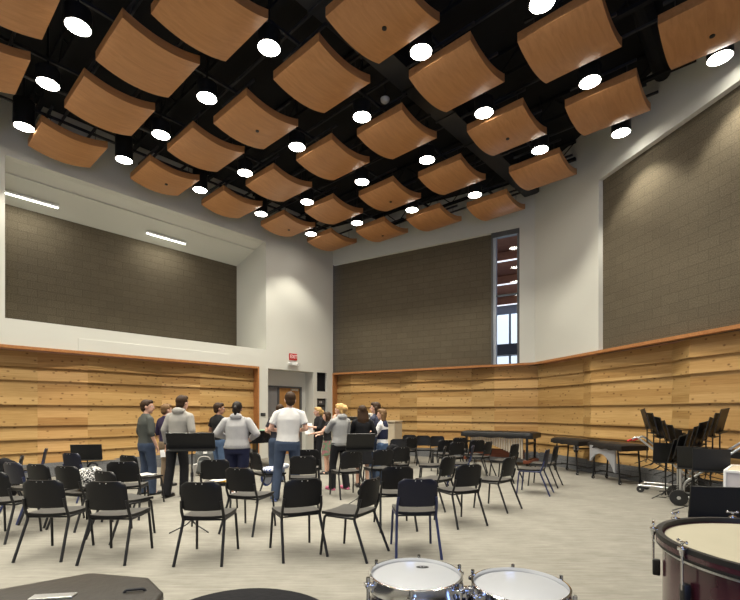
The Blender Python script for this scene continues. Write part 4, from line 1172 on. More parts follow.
t = thing('audio_mixer', 'flat black audio mixer lying on the beige cabinet', 'mixer', cm + Matrix.Rotation(r_, 3, 'Z') @ Vector((-0.15, 0.22, 1.208)), r_)
bm = NB(); box(bm, (0, 0, 0.06), (0.55, 0.40, 0.12), bev=0.01); obj('case', bm, M_BLACK, t)
for k in range(5):
    bm = NB(); cyl(bm, (-0.2 + 0.1 * k, -0.05, 0.12), (-0.2 + 0.1 * k, -0.05, 0.145), 0.015, n=10); obj('knob', bm, M_LGREY, t, 40)
t = thing('white_projector', 'small white boxy device on the beige cabinet by the back wall', 'device', cm + Matrix.Rotation(r_, 3, 'Z') @ Vector((0.36, 0.2, 1.208)), r_)
bm = NB(); box(bm, (0, 0, 0.12), (0.20, 0.25, 0.24), bev=0.02); obj('housing', bm, M_PAPER, t)
bm = NB(); box(bm, (0, -0.128, 0.15), (0.13, 0.01, 0.09)); obj('screen', bm, M_FRAME, t)

# crate at right and wall box
cp = dep(735, 5.6)
t = thing('plywood_crate', 'pale plywood crate with white edges at the right edge, behind the bass drum', 'crate', dep(725, 5.6) + Matrix.Rotation(R(-44), 3, 'Z') @ Vector((0.39, 0.40, 0)), R(-44))
bm = NB(); box(bm, (0, 0, 0.375), (0.78, 0.8, 0.73), bev=0.004); obj('body', bm, mat('pale_plywood', (0.55, 0.52, 0.52), 0.6, var=0.12, scale=5), t)
bm = NB(); box(bm, (0, 0, 0.752), (0.76, 0.78, 0.02)); obj('top', bm, M_BEIGE, t)
bm = NB()
for x in (-0.39, 0.39): box(bm, (x, 0, 0.755), (0.03, 0.82, 0.03), bev=0.004)
for y in (-0.40, 0.40): box(bm, (0, y, 0.755), (0.78, 0.03, 0.03), bev=0.004)
for x in (-0.39, 0.39): box(bm, (x, -0.40, 0.38), (0.03, 0.03, 0.74), bev=0.004)
obj('edge_trim', bm, M_PAPER, t)
s = WR.s_of(737, .05); z = WR.z_of(737, 455, .05)
t = thing('wall_connector_box', 'black connector box with white label on the pine wall above the crate', 'box', WR.pt(s, z, 0.04), WR.rz())
bm = NB(); box(bm, (0.0, 0.0, 0), (0.5, 0.14, 0.11), bev=0.006); obj('case', bm, M_BLACK, t)
bm = NB(); box(bm, (-0.12, -0.073, 0.0), (0.07, 0.006, 0.05)); obj('sticker', bm, M_PAPER, t)
for px, py, lab in ((575.5, 450.5, 'round black outlet on the pine wall above the xylophone'), ):
    s = WR.s_of(px, .2); z = WR.z_of(px, py, .2)
    bm = NB(); p = WR.pt(s, z, 0.24); cyl(bm, p, p - WR.n * 0.06, 0.05, n=18)
    tag(obj('wall_outlet', bm, M_BLACK, None, 40), lab, 'outlet')
bm = NB(); q0 = gnd(655, 497.5); pts = [q0 + Vector((0.02 * k * 2, 0.05 * math.sin(k * 1.3), 0.006)) for k in range(20)]
tube(bm, pts, 0.006, 6); tag(obj('cable', bm, M_RUBBER, None, 60), 'thin black cable trailing on the carpet below the left stand cart', 'cable')

# ================================================================== BAGS, PAPERS, CLOTHES
def soft(name, blobs, m, parent=None, vox=0.014, disp=0.0, it=4):
    bm = NB()
    for b in blobs: b(bm)
    mods = [('REMESH', dict(mode='VOXEL', voxel_size=vox)), ('SMOOTH', dict(factor=0.5, iterations=it))]
    return baked(name, bm, mods, m, parent)
def paper_on(idx, x, y, rz, w, l, m, name, label, cat, z=0.0):
    p, a = on_seat(idx, x, y)
    bm = NB(); n = 6
    rows = [[bm.verts.new((-w / 2 + w * i / n, -l / 2 + l * j / n, 0.004 + 0.006 * math.sin(i * 1.2 + j))) for i in range(n + 1)] for j in range(n + 1)]
    for j in range(n):
        for i in range(n): bm.faces.new((rows[j][i], rows[j][i + 1], rows[j + 1][i + 1], rows[j + 1][i]))
    bmesh.ops.solidify(bm, geom=bm.faces[:], thickness=0.004)
    o = obj(name, bm, m); o.location = p + Vector((0, 0, z)); o.rotation_euler = (0, 0, a + R(rz)); tag(o, label, cat); return o
IDX = {c[3]: i for i, c in enumerate(CHAIRS)}
def find(sub): return next(i for k, i in IDX.items() if sub in k)
i = find('yellow folder')
paper_on(i, 0.07, 0.0, 8, 0.24, 0.31, M_YELLOW, 'folder', 'yellow folder lying on the chair left of the pale sweatshirt woman', 'folder')
paper_on(i, 0.02, -0.02, -12, 0.21, 0.28, M_PAPER, 'sheet_music', 'white sheets of music on the yellow folder', 'paper', 0.012)
i = find('white paper on its seat')
paper_on(i, 0.0, 0.04, 5, 0.30, 0.26, M_PAPER, 'sheet_music', 'white paper lying on the chair seat behind the grey-green shirted man', 'paper')
i = find('black and white patterned bag')
p, a = on_seat(i, -0.02, 0.08)
t = thing('patterned_bag', 'black and white patterned fabric bag sitting on a chair at left', 'bag', p, a)
soft('bag_body', [lambda b: sph(b, (0, 0, 0.13), (0.20, 0.14, 0.14)), lambda b: sph(b, (0.08, 0.02, 0.20), (0.12, 0.10, 0.10)), lambda b: sph(b, (-0.08, 0.03, 0.17), (0.12, .11, .11)), lambda b: sph(b, (0.0, 0, 0.05), (0.19, 0.14, 0.06))],
     mat_pattern('damask', (0.02, 0.02, 0.02), (0.62, 0.61, 0.59), 52, 0.52), t)
bm = NB(); tube(bm, bend([(-0.10, 0.05, 0.24), (-0.06, 0.08, 0.34), (0.08, 0.06, 0.33), (0.12, 0.04, 0.25)], 0.08), 0.012); obj('strap', bm, M_CLOTHBLK, t, 60)
def backpack(label, loc, rz, m, sc=1.0, trim=M_LGREY, tagm=M_PAPER):
    t = thing('backpack', label, 'backpack', loc, rz)
    soft('pack_body', [lambda b: box(b, (0, 0, 0.21 * sc), (0.30 * sc, 0.16 * sc, 0.38 * sc), bev=0.05 * sc), lambda b: sph(b, (0, 0, 0.37 * sc), (0.14 * sc, 0.085 * sc, 0.08 * sc))], m, t)
    soft('pocket', [lambda b: box(b, (0, -0.10 * sc, 0.15 * sc), (0.23 * sc, 0.08 * sc, 0.20 * sc), bev=0.03 * sc)], m, t)
    bm = NB(); tube(bm, bend([(-0.10 * sc, -0.12 * sc, 0.10 * sc), (-0.10 * sc, -0.13 * sc, 0.32 * sc), (0.10 * sc, -0.13 * sc, 0.32 * sc), (0.10 * sc, -0.12 * sc, 0.10 * sc)], 0.09 * sc), 0.010); obj('piping', bm, trim, t, 60)
    if tagm:
        bm = NB(); box(bm, (0.02, -0.105 * sc, 0.38 * sc), (0.09, 0.01, 0.05)); obj('patch', bm, tagm, t)
    bm = NB(); tube(bm, bend([(-0.05, 0.02, 0.43 * sc), (-0.04, 0.02, 0.48 * sc), (0.04, 0.02, 0.48 * sc), (0.05, 0.02, 0.43 * sc)], 0.02), 0.008); obj('grab_loop', bm, M_CLOTHBLK, t, 60)
    return t
backpack('tall grey bag with pale piping standing on the carpet behind the big music stand', dep(204.5, 10.6), R(18), M_GREYBAG, 1.42)
p, a = on_seat(find('with a black backpack on it'), -0.02, 0.05)
backpack('black backpack standing on a chair right of the navy vest woman', p, a, M_CLOTHBLK, 0.85, mat('purple_trim', (0.10, 0.03, 0.22), 0.6), None)
t = thing('dark_coat', 'dark coat heaped on the floor at the left edge beside a turned chair', 'coat', dep(3, 7.6, 0.0))
soft('cloth', [lambda b: sph(b, (0, 0, 0.22), (0.24, 0.22, 0.24)), lambda b: sph(b, (0.12, 0.0, 0.50), (0.15, 0.13, 0.18)), lambda b: sph(b, (-0.1, 0, 0.46), (0.15, 0.12, 0.2)), lambda b: sph(b, (0.02, 0, 0.62), (0.12, 0.10, 0.10))], M_CLOTHBLK, t, 0.02)
bm = NB(); tube(bm, [(-0.12, -0.12, 0.62), (-0.18, -0.19, 0.4), (-0.15, -0.22, 0.15)], 0.012); obj('sleeve_stripe', bm, mat('blue_stripe', (0.03, 0.05, 0.30), 0.6), t, 60)
M_STRIPE = mat_pattern('striped_cloth', (0.05, 0.10, 0.35), (0.75, 0.76, 0.80), 7, 0.5, 'wave')
p, a = on_seat(find('striped jacket'), 0.06, 0.02)
o = soft('striped_jacket', [lambda b: sph(b, (0, 0, 0.04), (0.18, 0.16, 0.05)), lambda b: sph(b, (-0.14, 0.02, 0.0), (0.08, 0.13, 0.08)), lambda b: sph(b, (-0.20, 0.02, -0.12), (0.05, 0.12, 0.16)), lambda b: sph(b, (0.06, 0.08, 0.06), (0.1, 0.09, 0.06))], M_STRIPE)
o.location = p; o.rotation_euler = (0, 0, a); tag(o, 'blue and white striped jacket draped on a chair near the piano', 'jacket')
o = soft('white_garment', [lambda b: sph(b, (0, 0, 0.03), (0.20, 0.13, 0.05)), lambda b: sph(b, (0.1, 0.02, 0.06), (0.12, 0.10, 0.05)), lambda b: sph(b, (-0.25, -0.12, -0.05), (0.10, 0.06, 0.09))], mat('white_cloth', (0.75, 0.77, 0.82), 0.8))
o.scale = (0.7, 0.7, 0.8); o.location = p + Vector((0.16, 0.06, 0.05)); tag(o, 'white garment lying beside the striped jacket on the same chair', 'clothing')
t = thing('red_shoe_bag', 'red and black bag on the floor below the tilted music stand', 'bag', gnd(367, 498), R(20))
soft('bag_body', [lambda b: sph(b, (0, 0, 0.10), (0.18, 0.12, 0.10)), lambda b: sph(b, (0.05, 0, 0.14), (0.12, 0.1, 0.08))], M_CLOTHBLK, t)
soft('flap', [lambda b: sph(b, (-0.02, -0.02, 0.20), (0.09, 0.08, 0.05))], M_RED, t)
pb = dep(186, 7.25)
bm = NB(); box(bm, (0, 0, 0.34), (0.025, 0.10, 0.68), bev=0.004)
o = obj('grey_folder_board', bm, M_LGREY); o.location = pb; o.rotation_euler = (R(0), R(15), R(-15)); tag(o, 'pale grey board leaning beside the legs of the pale hoodie man', 'board')

# ================================================================== PEOPLE
SK_L = mat('skin_light', (0.62, 0.36, 0.26), 0.5, var=0.04)
SK_M = mat('skin_warm', (0.42, 0.22, 0.14), 0.5, var=0.04)
EYE_M = mat('eye_white', (0.75, 0.73, 0.7), 0.3); LIP = mat('lip', (0.45, 0.16, 0.13), 0.5)
def cap_(bm, p0, p1, r0, r1, n=12):
    cyl(bm, p0, p1, r0, r1, n); sph(bm, p0, r0 * 1.0, n); sph(bm, p1, r1 * 1.0, n)
def loft(bm, rings, n=28):
    """rings: (z, rx, ry, x, y)"""
    R_ = [[bm.verts.new((x + rx * math.cos(2 * math.pi * k / n), y + ry * math.sin(2 * math.pi * k / n), z)) for k in range(n)] for z, rx, ry, x, y in rings]
    for a, b in zip(R_, R_[1:]):
        for k in range(n): bm.faces.new((a[k], a[(k + 1) % n], b[(k + 1) % n], b[k]))
    bm.faces.new(R_[0][::-1]); bm.faces.new(R_[-1])
ARMS = {'down': ((0.25, -0.03, 1.15), (0.25, 0.06, 0.92)), 'forward': ((0.265, -0.02, 1.15), (0.13, 0.22, 1.10)), 'folded': ((0.235, 0.07, 1.16), (0.02, 0.24, 1.20)),
        'chin': ((0.20, 0.15, 1.20), (0.05, 0.17, 1.42)), 'reach': ((0.24, 0.14, 1.18), (0.20, 0.38, 1.14)), 'pocket': ((0.285, -0.06, 1.16), (0.21, 0.03, 0.95)), 'wide': ((0.30, -0.02, 1.16), (0.20, 0.24, 1.06))}
def person(label, loc, hd, height, top, bottom, shoes, skin, hairm, hair='short', armL='down', armR='down', feetL=(-0.10, 0.03), feetR=(0.10, -0.02), wide=1.0, female=False,
           sleeve='long', yaw=0, pitch=0, hood=False, legs='trousers', lean=(0, 0), extra=None):
    t = thing('person', label, 'person', loc, R(hd))
    s = height / 1.75
    V = lambda x, y, z: Vector((x, y, z)) * s
    lx, ly = lean
    def LV(x, y, z):      # lean the upper body about the hips
        k = max(0, z - 0.92)
        return Vector((x + lx * k, y + ly * k, z)) * s
    shw = (0.175 if female else 0.19) * (1 + (wide - 1) * 0.45)
    hipw = 0.095 * (1 + (wide - 1) * 0.5)
    S_ = {-1: LV(-shw, -0.01, 1.375), 1: LV(shw, -0.01, 1.375)}
    joints = {}
    for sd, pose in ((-1, armL), (1, armR)):
        e, w = ARMS[pose]; ws = (1 + (wide - 1) * 0.5)
        joints[sd] = (S_[sd], LV(sd * e[0] * ws, e[1], e[2]), LV(sd * w[0], w[1] + 0.06 * (wide - 1), w[2]))
    HIP = {-1: V(-hipw, 0, 0.90), 1: V(hipw, 0, 0.90)}
    FT = {-1: V(feetL[0], feetL[1], 0.085), 1: V(feetR[0], feetR[1], 0.085)}
    KN = {q: (HIP[q] + FT[q]) / 2 + V(0.0, 0.035, 0.03) for q in (-1, 1)}
    hc = LV(0, 0.02, 1.608)
    HR = Matrix.Rotation(R(yaw), 3, 'Z') @ Matrix.Rotation(R(pitch), 3, 'X')
    s_h = s * 1.07
    hp = lambda x, y, z: hc + HR @ (Vector((x, y, z)) * s_h)
    tr = lambda inf: [(0.86, (0.150 * wide + inf), (0.105 * wide + inf), 0, 0), (0.93, 0.160 * wide + inf, 0.112 * wide + inf, 0, 0), (1.06, (0.135 if female else 0.145) * wide + inf, 0.098 * wide + inf, 0, 0),
                      (1.20, (0.145 if female else 0.160) * wide + inf, 0.110 * wide ** .8 + inf, 0, 0.005), (1.30, shw - 0.012 + inf, 0.115 * wide ** .6 + inf, 0, 0), (1.37, shw - 0.02 + inf, 0.095 + inf, 0, -0.01), (1.43, shw * 0.60 + inf, 0.075 + inf, 0, -0.012), (1.475, 0.075 + inf, 0.062 + inf, 0, -0.01)]
    def torso(bm, inf, z0=None):
        rr = []
        for z, rx, ry, x, y in tr(inf):
            if z0 is not None and z < z0: continue
            p = LV(x, y, z); rr.append((p.z, rx * s, ry * s, p.x, p.y))
        loft(bm, rr)
    # ---- body (one continuous skin)
    bm = NB()
    torso(bm, -0.012)
    cap_(bm, LV(0, -0.01, 1.44), LV(0, 0.01, 1.56), 0.055 * s, 0.050 * s)
    sph(bm, hp(0, -0.005, 0.025), (0.076 * s_h, 0.094 * s_h, 0.092 * s_h), 16, HR)
    sph(bm, hp(0, 0.025, -0.040), (0.058 * s_h, 0.066 * s_h, 0.078 * s_h), 14, HR)
    sph(bm, hp(0, 0.055, -0.085), (0.028 * s_h, 0.024 * s_h, 0.020 * s_h), 10, HR)
    cyl(bm, hp(0, 0.088, 0.020), hp(0, 0.108, -0.022), 0.008 * s_h, 0.015 * s_h, 8); sph(bm, hp(0, 0.103, -0.022), 0.015 * s_h, 8)
    sph(bm, hp(0, 0.080, 0.032), (0.055 * s_h, 0.014 * s_h, 0.010 * s_h), 8, HR)
    for q in (-1, 1): sph(bm, hp(q * 0.078, -0.005, -0.005), (0.012 * s_h, 0.022 * s_h, 0.033 * s_h), 8, HR)
    for q in (-1, 1):
        a, b, c = joints[q]
        cap_(bm, a, b, 0.046 * s, 0.038 * s); cap_(bm, b, c, 0.038 * s, 0.026 * s)
        d = (c - b).normalized(); 
        side = d.cross(Vector((0, 0, 1)) if abs(d.z) < 0.8 else Vector((0, 1, 0))).normalized(); nrm = side.cross(d)
        palm = c + d * 0.055 * s
        M3 = Matrix((side, d, nrm)).transposed()
        sph(bm, palm, (0.040 * s, 0.055 * s, 0.019 * s), 10, M3)
        curl = -nrm if nrm.z > 0 else nrm
        for fi, L in zip((-1.5, -0.5, 0.5, 1.5), (0.062, 0.074, 0.070, 0.054)):
            k0 = palm + d * 0.042 * s + side * fi * 0.021 * s
            k1 = k0 + (d * 0.85 + side * fi * 0.07 + curl * 0.35) * L * 0.55 * s; k2 = k1 + (d * 0.55 + curl * 0.8) * L * 0.5 * s
            cap_(bm, k0, k1, 0.0095 * s, 0.009 * s, 8); cap_(bm, k1, k2, 0.009 * s, 0.008 * s, 8)
        sg = 1 if side.dot(Vector((-q, 0.6, 0))) > 0 else -1
        b0 = palm - d * 0.02 * s + side * sg * 0.03 * s; b1 = b0 + (side * sg * 0.8 + d * 0.6) * 0.035 * s; b2 = b1 + (side * sg * 0.2 + d * 0.9 + curl * .3) * 0.03 * s
        cap_(bm, b0, b1, 0.012 * s, 0.010 * s, 8); cap_(bm, b1, b2, 0.010 * s, 0.009 * s, 8)
    for q in (-1, 1):
        cap_(bm, HIP[q], KN[q], 0.075 * s * wide ** .5, 0.052 * s); cap_(bm, KN[q], FT[q], 0.050 * s, 0.034 * s)
        cap_(bm, FT[q] - Vector((0, 0.02, 0.045)) * s, FT[q] + Vector((0, 0.10, -0.05)) * s, 0.034 * s, 0.03 * s)
    baked('body', bm, [('REMESH', dict(mode='VOXEL', voxel_size=0.0095)), ('SMOOTH', dict(factor=0.5, iterations=3)), ('DECIMATE', dict(ratio=0.4))], skin, t)
    # ---- top
    bm = NB(); ts = 0.018 if hood else 0.010
    torso(bm, ts, 0.90 if legs != 'dress' else 0.5)
    for q in (-1, 1):
        a, b, c = joints[q]
        if sleeve == 'none': cap_(bm, a, a + (b - a) * 0.1, 0.058 * s, 0.058 * s)
        elif sleeve == 'short':
            e = a + (b - a) * 0.66; sph(bm, a, 0.060 * s, 14); cyl(bm, a, e, 0.060 * s, 0.066 * s, 16)
        elif sleeve == 'half':
            cap_(bm, a, b, 0.060 * s, 0.054 * s); cyl(bm, b, b + (c - b) * 0.3, 0.054 * s, 0.050 * s, 16)
        else:
            k = (1.15 if hood else 1.0) * (1 + (wide - 1) * 0.5)
            cap_(bm, a, b, 0.060 * s * k, 0.055 * s * k); cyl(bm, b, c - (c - b) * 0.04, 0.052 * s * k, 0.040 * s * k, 16)
    for q in (-1, 1): cap_(bm, LV(q * 0.045, -0.01, 1.455), S_[q] + Vector((0, 0, 0.008 * s)), 0.040 * s, 0.056 * s)
    if hood:
        sph(bm, LV(0, -0.085, 1.475), (0.115 * s, 0.055 * s, 0.065 * s), 14); sph(bm, LV(0, -0.03, 1.49), (0.10 * s, 0.075 * s, 0.04 * s), 14)
    else:
        cyl(bm, LV(0, -0.01, 1.44), LV(0, -0.005, 1.487), 0.075 * s, 0.061 * s, 20)
    if legs == 'dress':
        loft(bm, [(0.50 * s, 0.23 * s, 0.19 * s, 0, 0), (0.7 * s, 0.20 * s, 0.16 * s, 0, 0), (0.95 * s, 0.165 * s, 0.12 * s, 0, 0), (1.05 * s, 0.15 * s, 0.11 * s, 0, 0)])
    nm = 'dress' if legs == 'dress' else ('hoodie' if hood else 'shirt')
    baked(nm, bm, [('REMESH', dict(mode='VOXEL', voxel_size=0.011)), ('SMOOTH', dict(factor=0.5, iterations=4)), ('DECIMATE', dict(ratio=0.4))], top, t)
    if hood:
        bm = NB(); loft(bm, [(0.885 * s, 0.157 * wide * s + 0.012, 0.108 * wide * s + 0.012, 0, 0), (0.90 * s, 0.166 * wide * s + 0.016, 0.118 * wide * s + 0.016, 0, 0), (0.935 * s, 0.166 * wide * s + 0.016, 0.118 * wide * s + 0.016, 0, 0)])
        obj('hem_band', bm, top, t, 50)
    # ---- bottom
    bm = NB()
    if legs == 'skirt':
        loft(bm, [(0.52 * s, 0.20 * s, 0.17 * s, 0, 0), (0.75 * s, 0.185 * s, 0.15 * s, 0, 0), (0.95 * s, 0.165 * s * wide, 0.12 * s * wide, 0, 0), (1.02 * s, 0.15 * s * wide, 0.11 * s, 0, 0)])
        baked('skirt', bm, [('REMESH', dict(mode='VOXEL', voxel_size=0.012)), ('SMOOTH', dict(factor=0.5, iterations=3))], bottom, t)
    elif legs != 'dress':
        loft(bm, [(0.80 * s, 0.165 * s * wide, 0.110 * s * wide, 0, 0), (0.92 * s, 0.168 * s * wide, 0.118 * s * wide, 0, -0.008 * s), (1.0 * s, 0.156 * s * wide, 0.108 * s * wide, 0, 0)])
        for q in (-1, 1):
            if legs == 'shorts':
                e = HIP[q] + (KN[q] - HIP[q]) * 0.95; cap_(bm, HIP[q], HIP[q] + V(0, 0, -0.02), 0.09 * s * wide, 0.09 * s * wide); cyl(bm, HIP[q], e, 0.095 * s * wide, 0.10 * s, 18)
            else:
                cap_(bm, HIP[q], KN[q], 0.098 * s * wide ** .6, 0.076 * s); cyl(bm, KN[q], FT[q] + V(0, -0.008, -0.055), 0.076 * s, 0.074 * s, 16)
        baked('shorts' if legs == 'shorts' else 'trousers', bm, [('REMESH', dict(mode='VOXEL', voxel_size=0.011)), ('SMOOTH', dict(factor=0.5, iterations=4)), ('DECIMATE', dict(ratio=0.4))], bottom, t)
    # ---- shoes
    for q in (-1, 1):
        bm = NB(); f0 = FT[q] * 1.0; 
        sph(bm, Vector((f0.x, f0.y + 0.13 * s, 0.035 * s)), (0.046 * s, 0.085 * s, 0.037 * s), 12); sph(bm, Vector((f0.x, f0.y - 0.01 * s, 0.045 * s)), (0.040 * s, 0.075 * s, 0.05 * s), 12)
        box(bm, Vector((f0.x, f0.y + 0.06 * s, 0.012 * s)), (0.085 * s, 0.28 * s, 0.024 * s), bev=0.01)
        soft_ = baked('shoe', bm, [('REMESH', dict(mode='VOXEL', voxel_size=0.009)), ('SMOOTH', dict(factor=0.5, iterations=3))], shoes, t)
    # ---- hair
    bm = NB()
    sph(bm, hp(0, -0.022, 0.040), (0.086 * s_h, 0.098 * s_h, 0.094 * s_h), 18, HR)
    sph(bm, hp(0, 0.04, 0.088), (0.066 * s_h, 0.055 * s_h, 0.040 * s_h), 12, HR)
    sph(bm, hp(0, -0.055, -0.02), (0.074 * s_h, 0.058 * s_h, 0.070 * s_h), 12, HR)
    for q in (-1, 1): cap_(bm, hp(q * 0.074, 0.010, 0.05), hp(q * 0.074, 0.005, 0.005), 0.014 * s_h, 0.009 * s_h, 8)
    if hair == 'ponytail':
        sph(bm, hp(0, -0.125, 0.01), (0.035 * s_h, 0.04 * s_h, 0.045 * s_h), 10, HR); cap_(bm, hp(0, -0.13, 0.0), hp(0, -0.12, -0.14), 0.035 * s_h, 0.018 * s_h)
    elif hair == 'bun':
        sph(bm, hp(0, -0.12, 0.03), (0.06 * s_h, 0.055 * s_h, 0.055 * s_h), 12, HR); sph(bm, hp(0.03, -0.09, 0.06), (0.055 * s_h, 0.05 * s_h, 0.045 * s_h), 12, HR)
        for k in range(7): cap_(bm, hp(-0.06 + 0.02 * k, -0.07, -0.03), hp(-0.07 + 0.023 * k, -0.09, -0.075), 0.016 * s_h, 0.008 * s_h, 8)
    elif hair == 'long':
        for k in range(9):
            u = -1 + 2 * k / 8; yb = -0.06 - 0.03 * (1 - u * u)
            cap_(bm, hp(u * 0.075, yb + 0.02, 0.0), hp(u * 0.088, yb - 0.01, -0.15), 0.034 * s_h, 0.032 * s_h); cap_(bm, hp(u * 0.088, yb - 0.01, -0.15), hp(u * 0.075, yb - 0.02, -0.30), 0.032 * s_h, 0.016 * s_h)
        for q in (-1, 1): cap_(bm, hp(q * 0.078, 0.01, 0.04), hp(q * 0.085, 0.01, -0.14), 0.022 * s_h, 0.018 * s_h)
    elif hair == 'bob':
        for k in range(9):
            u = -1 + 2 * k / 8; yb = -0.06 - 0.03 * (1 - u * u)
            cap_(bm, hp(u * 0.078, yb + 0.03, 0.0), hp(u * 0.092, yb + 0.02, -0.12), 0.036 * s_h, 0.024 * s_h)
    baked('hair', bm, [('REMESH', dict(mode='VOXEL', voxel_size=0.010)), ('SMOOTH', dict(factor=0.5, iterations=2)), ('DECIMATE', dict(ratio=0.5))], hairm, t)
    for q in (-1, 1):
        bm = NB(); sph(bm, hp(q * 0.031, 0.077, 0.010), 0.0125 * s_h, 10); e = obj('eye', bm, EYE_M, t, 180)
        bm = NB(); sph(bm, hp(q * 0.031, 0.086, 0.010), 0.0065 * s_h, 8); obj('iris', bm, M_BLACK, e, 180)
    bm = NB(); sph(bm, hp(0, 0.088, -0.055), (0.024 * s_h, 0.008 * s_h, 0.008 * s_h), 10, HR); obj('mouth', bm, LIP, t, 180)
    if extra: extra(t, s, joints, LV)
    return t
def fab(name, c, **k): return mat(name, c, 0.85, scale=k.get('scale', 14), var=k.get('var', 0.10), spec=0.2, bump=0.25)
def sheet_in_hands(w, l, label_m=M_PAPER):
    def ex(t, s, J, LV):
        p = (J[-1][2] + J[1][2]) / 2 + Vector((0, 0.10, 0.03))
        bm = NB(); box(bm, p, (w, 0.008, l), Matrix.Rotation(R(-35), 3, 'X'))
        o = obj('held_sheet', bm, label_m)
        o.matrix_world = Matrix.Translation(t.location) @ Matrix.Rotation(t.rotation_euler[2], 4, 'Z')
        return o
    return ex
JEAN = fab('denim', (0.046, 0.064, 0.106), var=0.3, scale=9); JEAN2 = fab('light_denim', (0.075, 0.12, 0.21), var=0.3, scale=9); BLK = fab('black_trousers', (0.012, 0.012, 0.014)); KHAKI = fab('khaki', (0.23, 0.17, 0.115))
NAVY = fab('navy', (0.015, 0.018, 0.045)); BLKSH = mat('black_shoe', (0.015, 0.014, 0.013), 0.4); WSH = mat('white_shoe', (0.6, 0.6, 0.62), 0.6); BSH = mat('blue_shoe', (0.08, 0.12, 0.3), 0.6)
H_BR = mat('brown_hair', (0.040, 0.022, 0.012), 0.55, spec=0.15, var=0.4, scale=40); H_LB = mat('light_brown_hair', (0.15, 0.085, 0.04), 0.55, spec=0.15, var=0.4, scale=40)
H_BL = mat('blonde_hair', (0.48, 0.30, 0.12), 0.5, spec=0.15, var=0.3, scale=40); H_DK = mat('dark_hair', (0.016, 0.012, 0.010), 0.5, spec=0.15, var=0.3, scale=40)
GH = fab('grey_hoodie', (0.32, 0.305, 0.28)); GH2 = fab('heather_grey', (0.31, 0.31, 0.305)); PALE = fab('pale_sweatshirt', (0.36, 0.355, 0.36))
def belt(t, s, J, LV):
    bm = NB(); lathe(bm, [(0.170 * s, 0.955 * s), (0.177 * s, 0.955 * s), (0.177 * s, 0.985 * s), (0.170 * s, 0.985 * s)], n=30, closed=True)
    bmesh.ops.scale(bm, vec=(1, 0.72, 1), verts=bm.verts); obj('belt', bm, BLKSH, t, 40)
def watch(t, s, J, LV):
    a, b, c = J[-1]; d = (c - b).normalized(); bm = NB(); cyl(bm, c - d * 0.02, c + d * 0.012, 0.036 * s, 0.036 * s, 14); obj('wristwatch', bm, M_BLACK, t, 40)
def both(*fs):
    def ex(*a):
        for f in fs: f(*a)
    return ex
person('man in a grey-green shirt and blue jeans standing leftmost, looking right', gnd(146.5, 494.5), -42, 1.72, fab('greygreen_shirt', (0.062, 0.066, 0.060)), JEAN, BLKSH, SK_L, H_BR, 'short', 'down', 'down',
       (-0.11, -0.03), (0.11, 0.06), wide=1.16, sleeve='half', yaw=-38, extra=belt)
person('man in dark purple shirt and khaki trousers, half hidden behind the grey hoodie man', gnd(166, 486), -30, 1.66, fab('purple_shirt', (0.028, 0.020, 0.050)), KHAKI, BLKSH, SK_L, H_LB, 'short', 'down', 'forward', sleeve='half', yaw=-15)
person('tall man in a pale grey hoodie and black trousers behind the big music stand', gnd(177, 497.5), -12, 1.79, GH, BLK, BLKSH, SK_L, H_BR, 'short', 'down', 'forward', (-0.17, -0.05), (0.04, 0.14), hood=True, yaw=-10, lean=(0.10, 0.05), extra=watch)
person('person in a black T-shirt and jeans standing between the hoodie man and sweatshirt woman', gnd(218.5, 484), -35, 1.69, fab('black_tee', (0.012, 0.012, 0.013)), JEAN2, BLKSH, SK_M, H_BR, 'short', 'forward', 'forward', sleeve='short', yaw=-30)
person('heavy-set woman with dark ponytail in a pale sweatshirt and navy shorts, back turned', gnd(237, 497), 2, 1.68, PALE, NAVY, WSH, SK_M, H_DK, 'ponytail', 'wide', 'wide', wide=1.36, female=True, hood=True, legs='shorts')
person('man in a white T-shirt and blue jeans, back turned, in the middle', gnd(287.5, 500.5), 6, 1.84, fab('white_tee', (0.62, 0.61, 0.60)), JEAN, BSH, SK_L, H_BR, 'short', 'forward', 'forward', (-0.20, -0.02), (0.13, 0.05), wide=1.13, sleeve='short', yaw=8, lean=(0.06, 0.0))
person('person in a dark shirt with bare arms leaning before the door', gnd(277, 482), 25, 1.66, fab('dark_shirt', (0.02, 0.02, 0.028)), JEAN, BLKSH, SK_L, H_BR, 'short', 'forward', 'down', sleeve='short', lean=(0.12, 0.05), yaw=-20)
person('young woman with blonde ponytail in black holding white paper, by the far doorway', gnd(318.5, 469.5), 122, 1.62, fab('black_top', (0.014, 0.014, 0.016)), BLK, BLKSH, SK_L, H_BL, 'ponytail', 'folded', 'forward', female=True, sleeve='half', yaw=-20)
person('girl with long brown hair, black top and patterned skirt, arm stretched to the left', gnd(327.5, 474), 92, 1.50, fab('black_top2', (0.014, 0.014, 0.016)), mat_pattern('floral', (0.30, 0.12, 0.14), (0.12, 0.20, 0.12), 14, 0.5), BLKSH, SK_L, H_BR, 'long', 'reach', 'forward', female=True, sleeve='none', legs='skirt', yaw=0)
person('blonde woman with a messy bun in a light grey hoodie and black trousers', gnd(339.5, 489.5), 40, 1.66, GH2, BLK, mat('pink_shoe', (0.55, 0.12, 0.22), 0.6), SK_L, H_BL, 'bun', 'chin', 'folded', (-0.15, 0.05), (0.13, -0.06), wide=1.04, female=True, hood=True, yaw=22, lean=(0.05, 0.02))
person('woman with long brown hair in a black dress behind the tilted music stand', gnd(362.5, 487), 12, 1.63, fab('black_dress', (0.011, 0.011, 0.013)), BLK, BLKSH, SK_L, H_BR, 'long', 'folded', 'forward', wide=1.04, female=True, legs='dress', yaw=6)
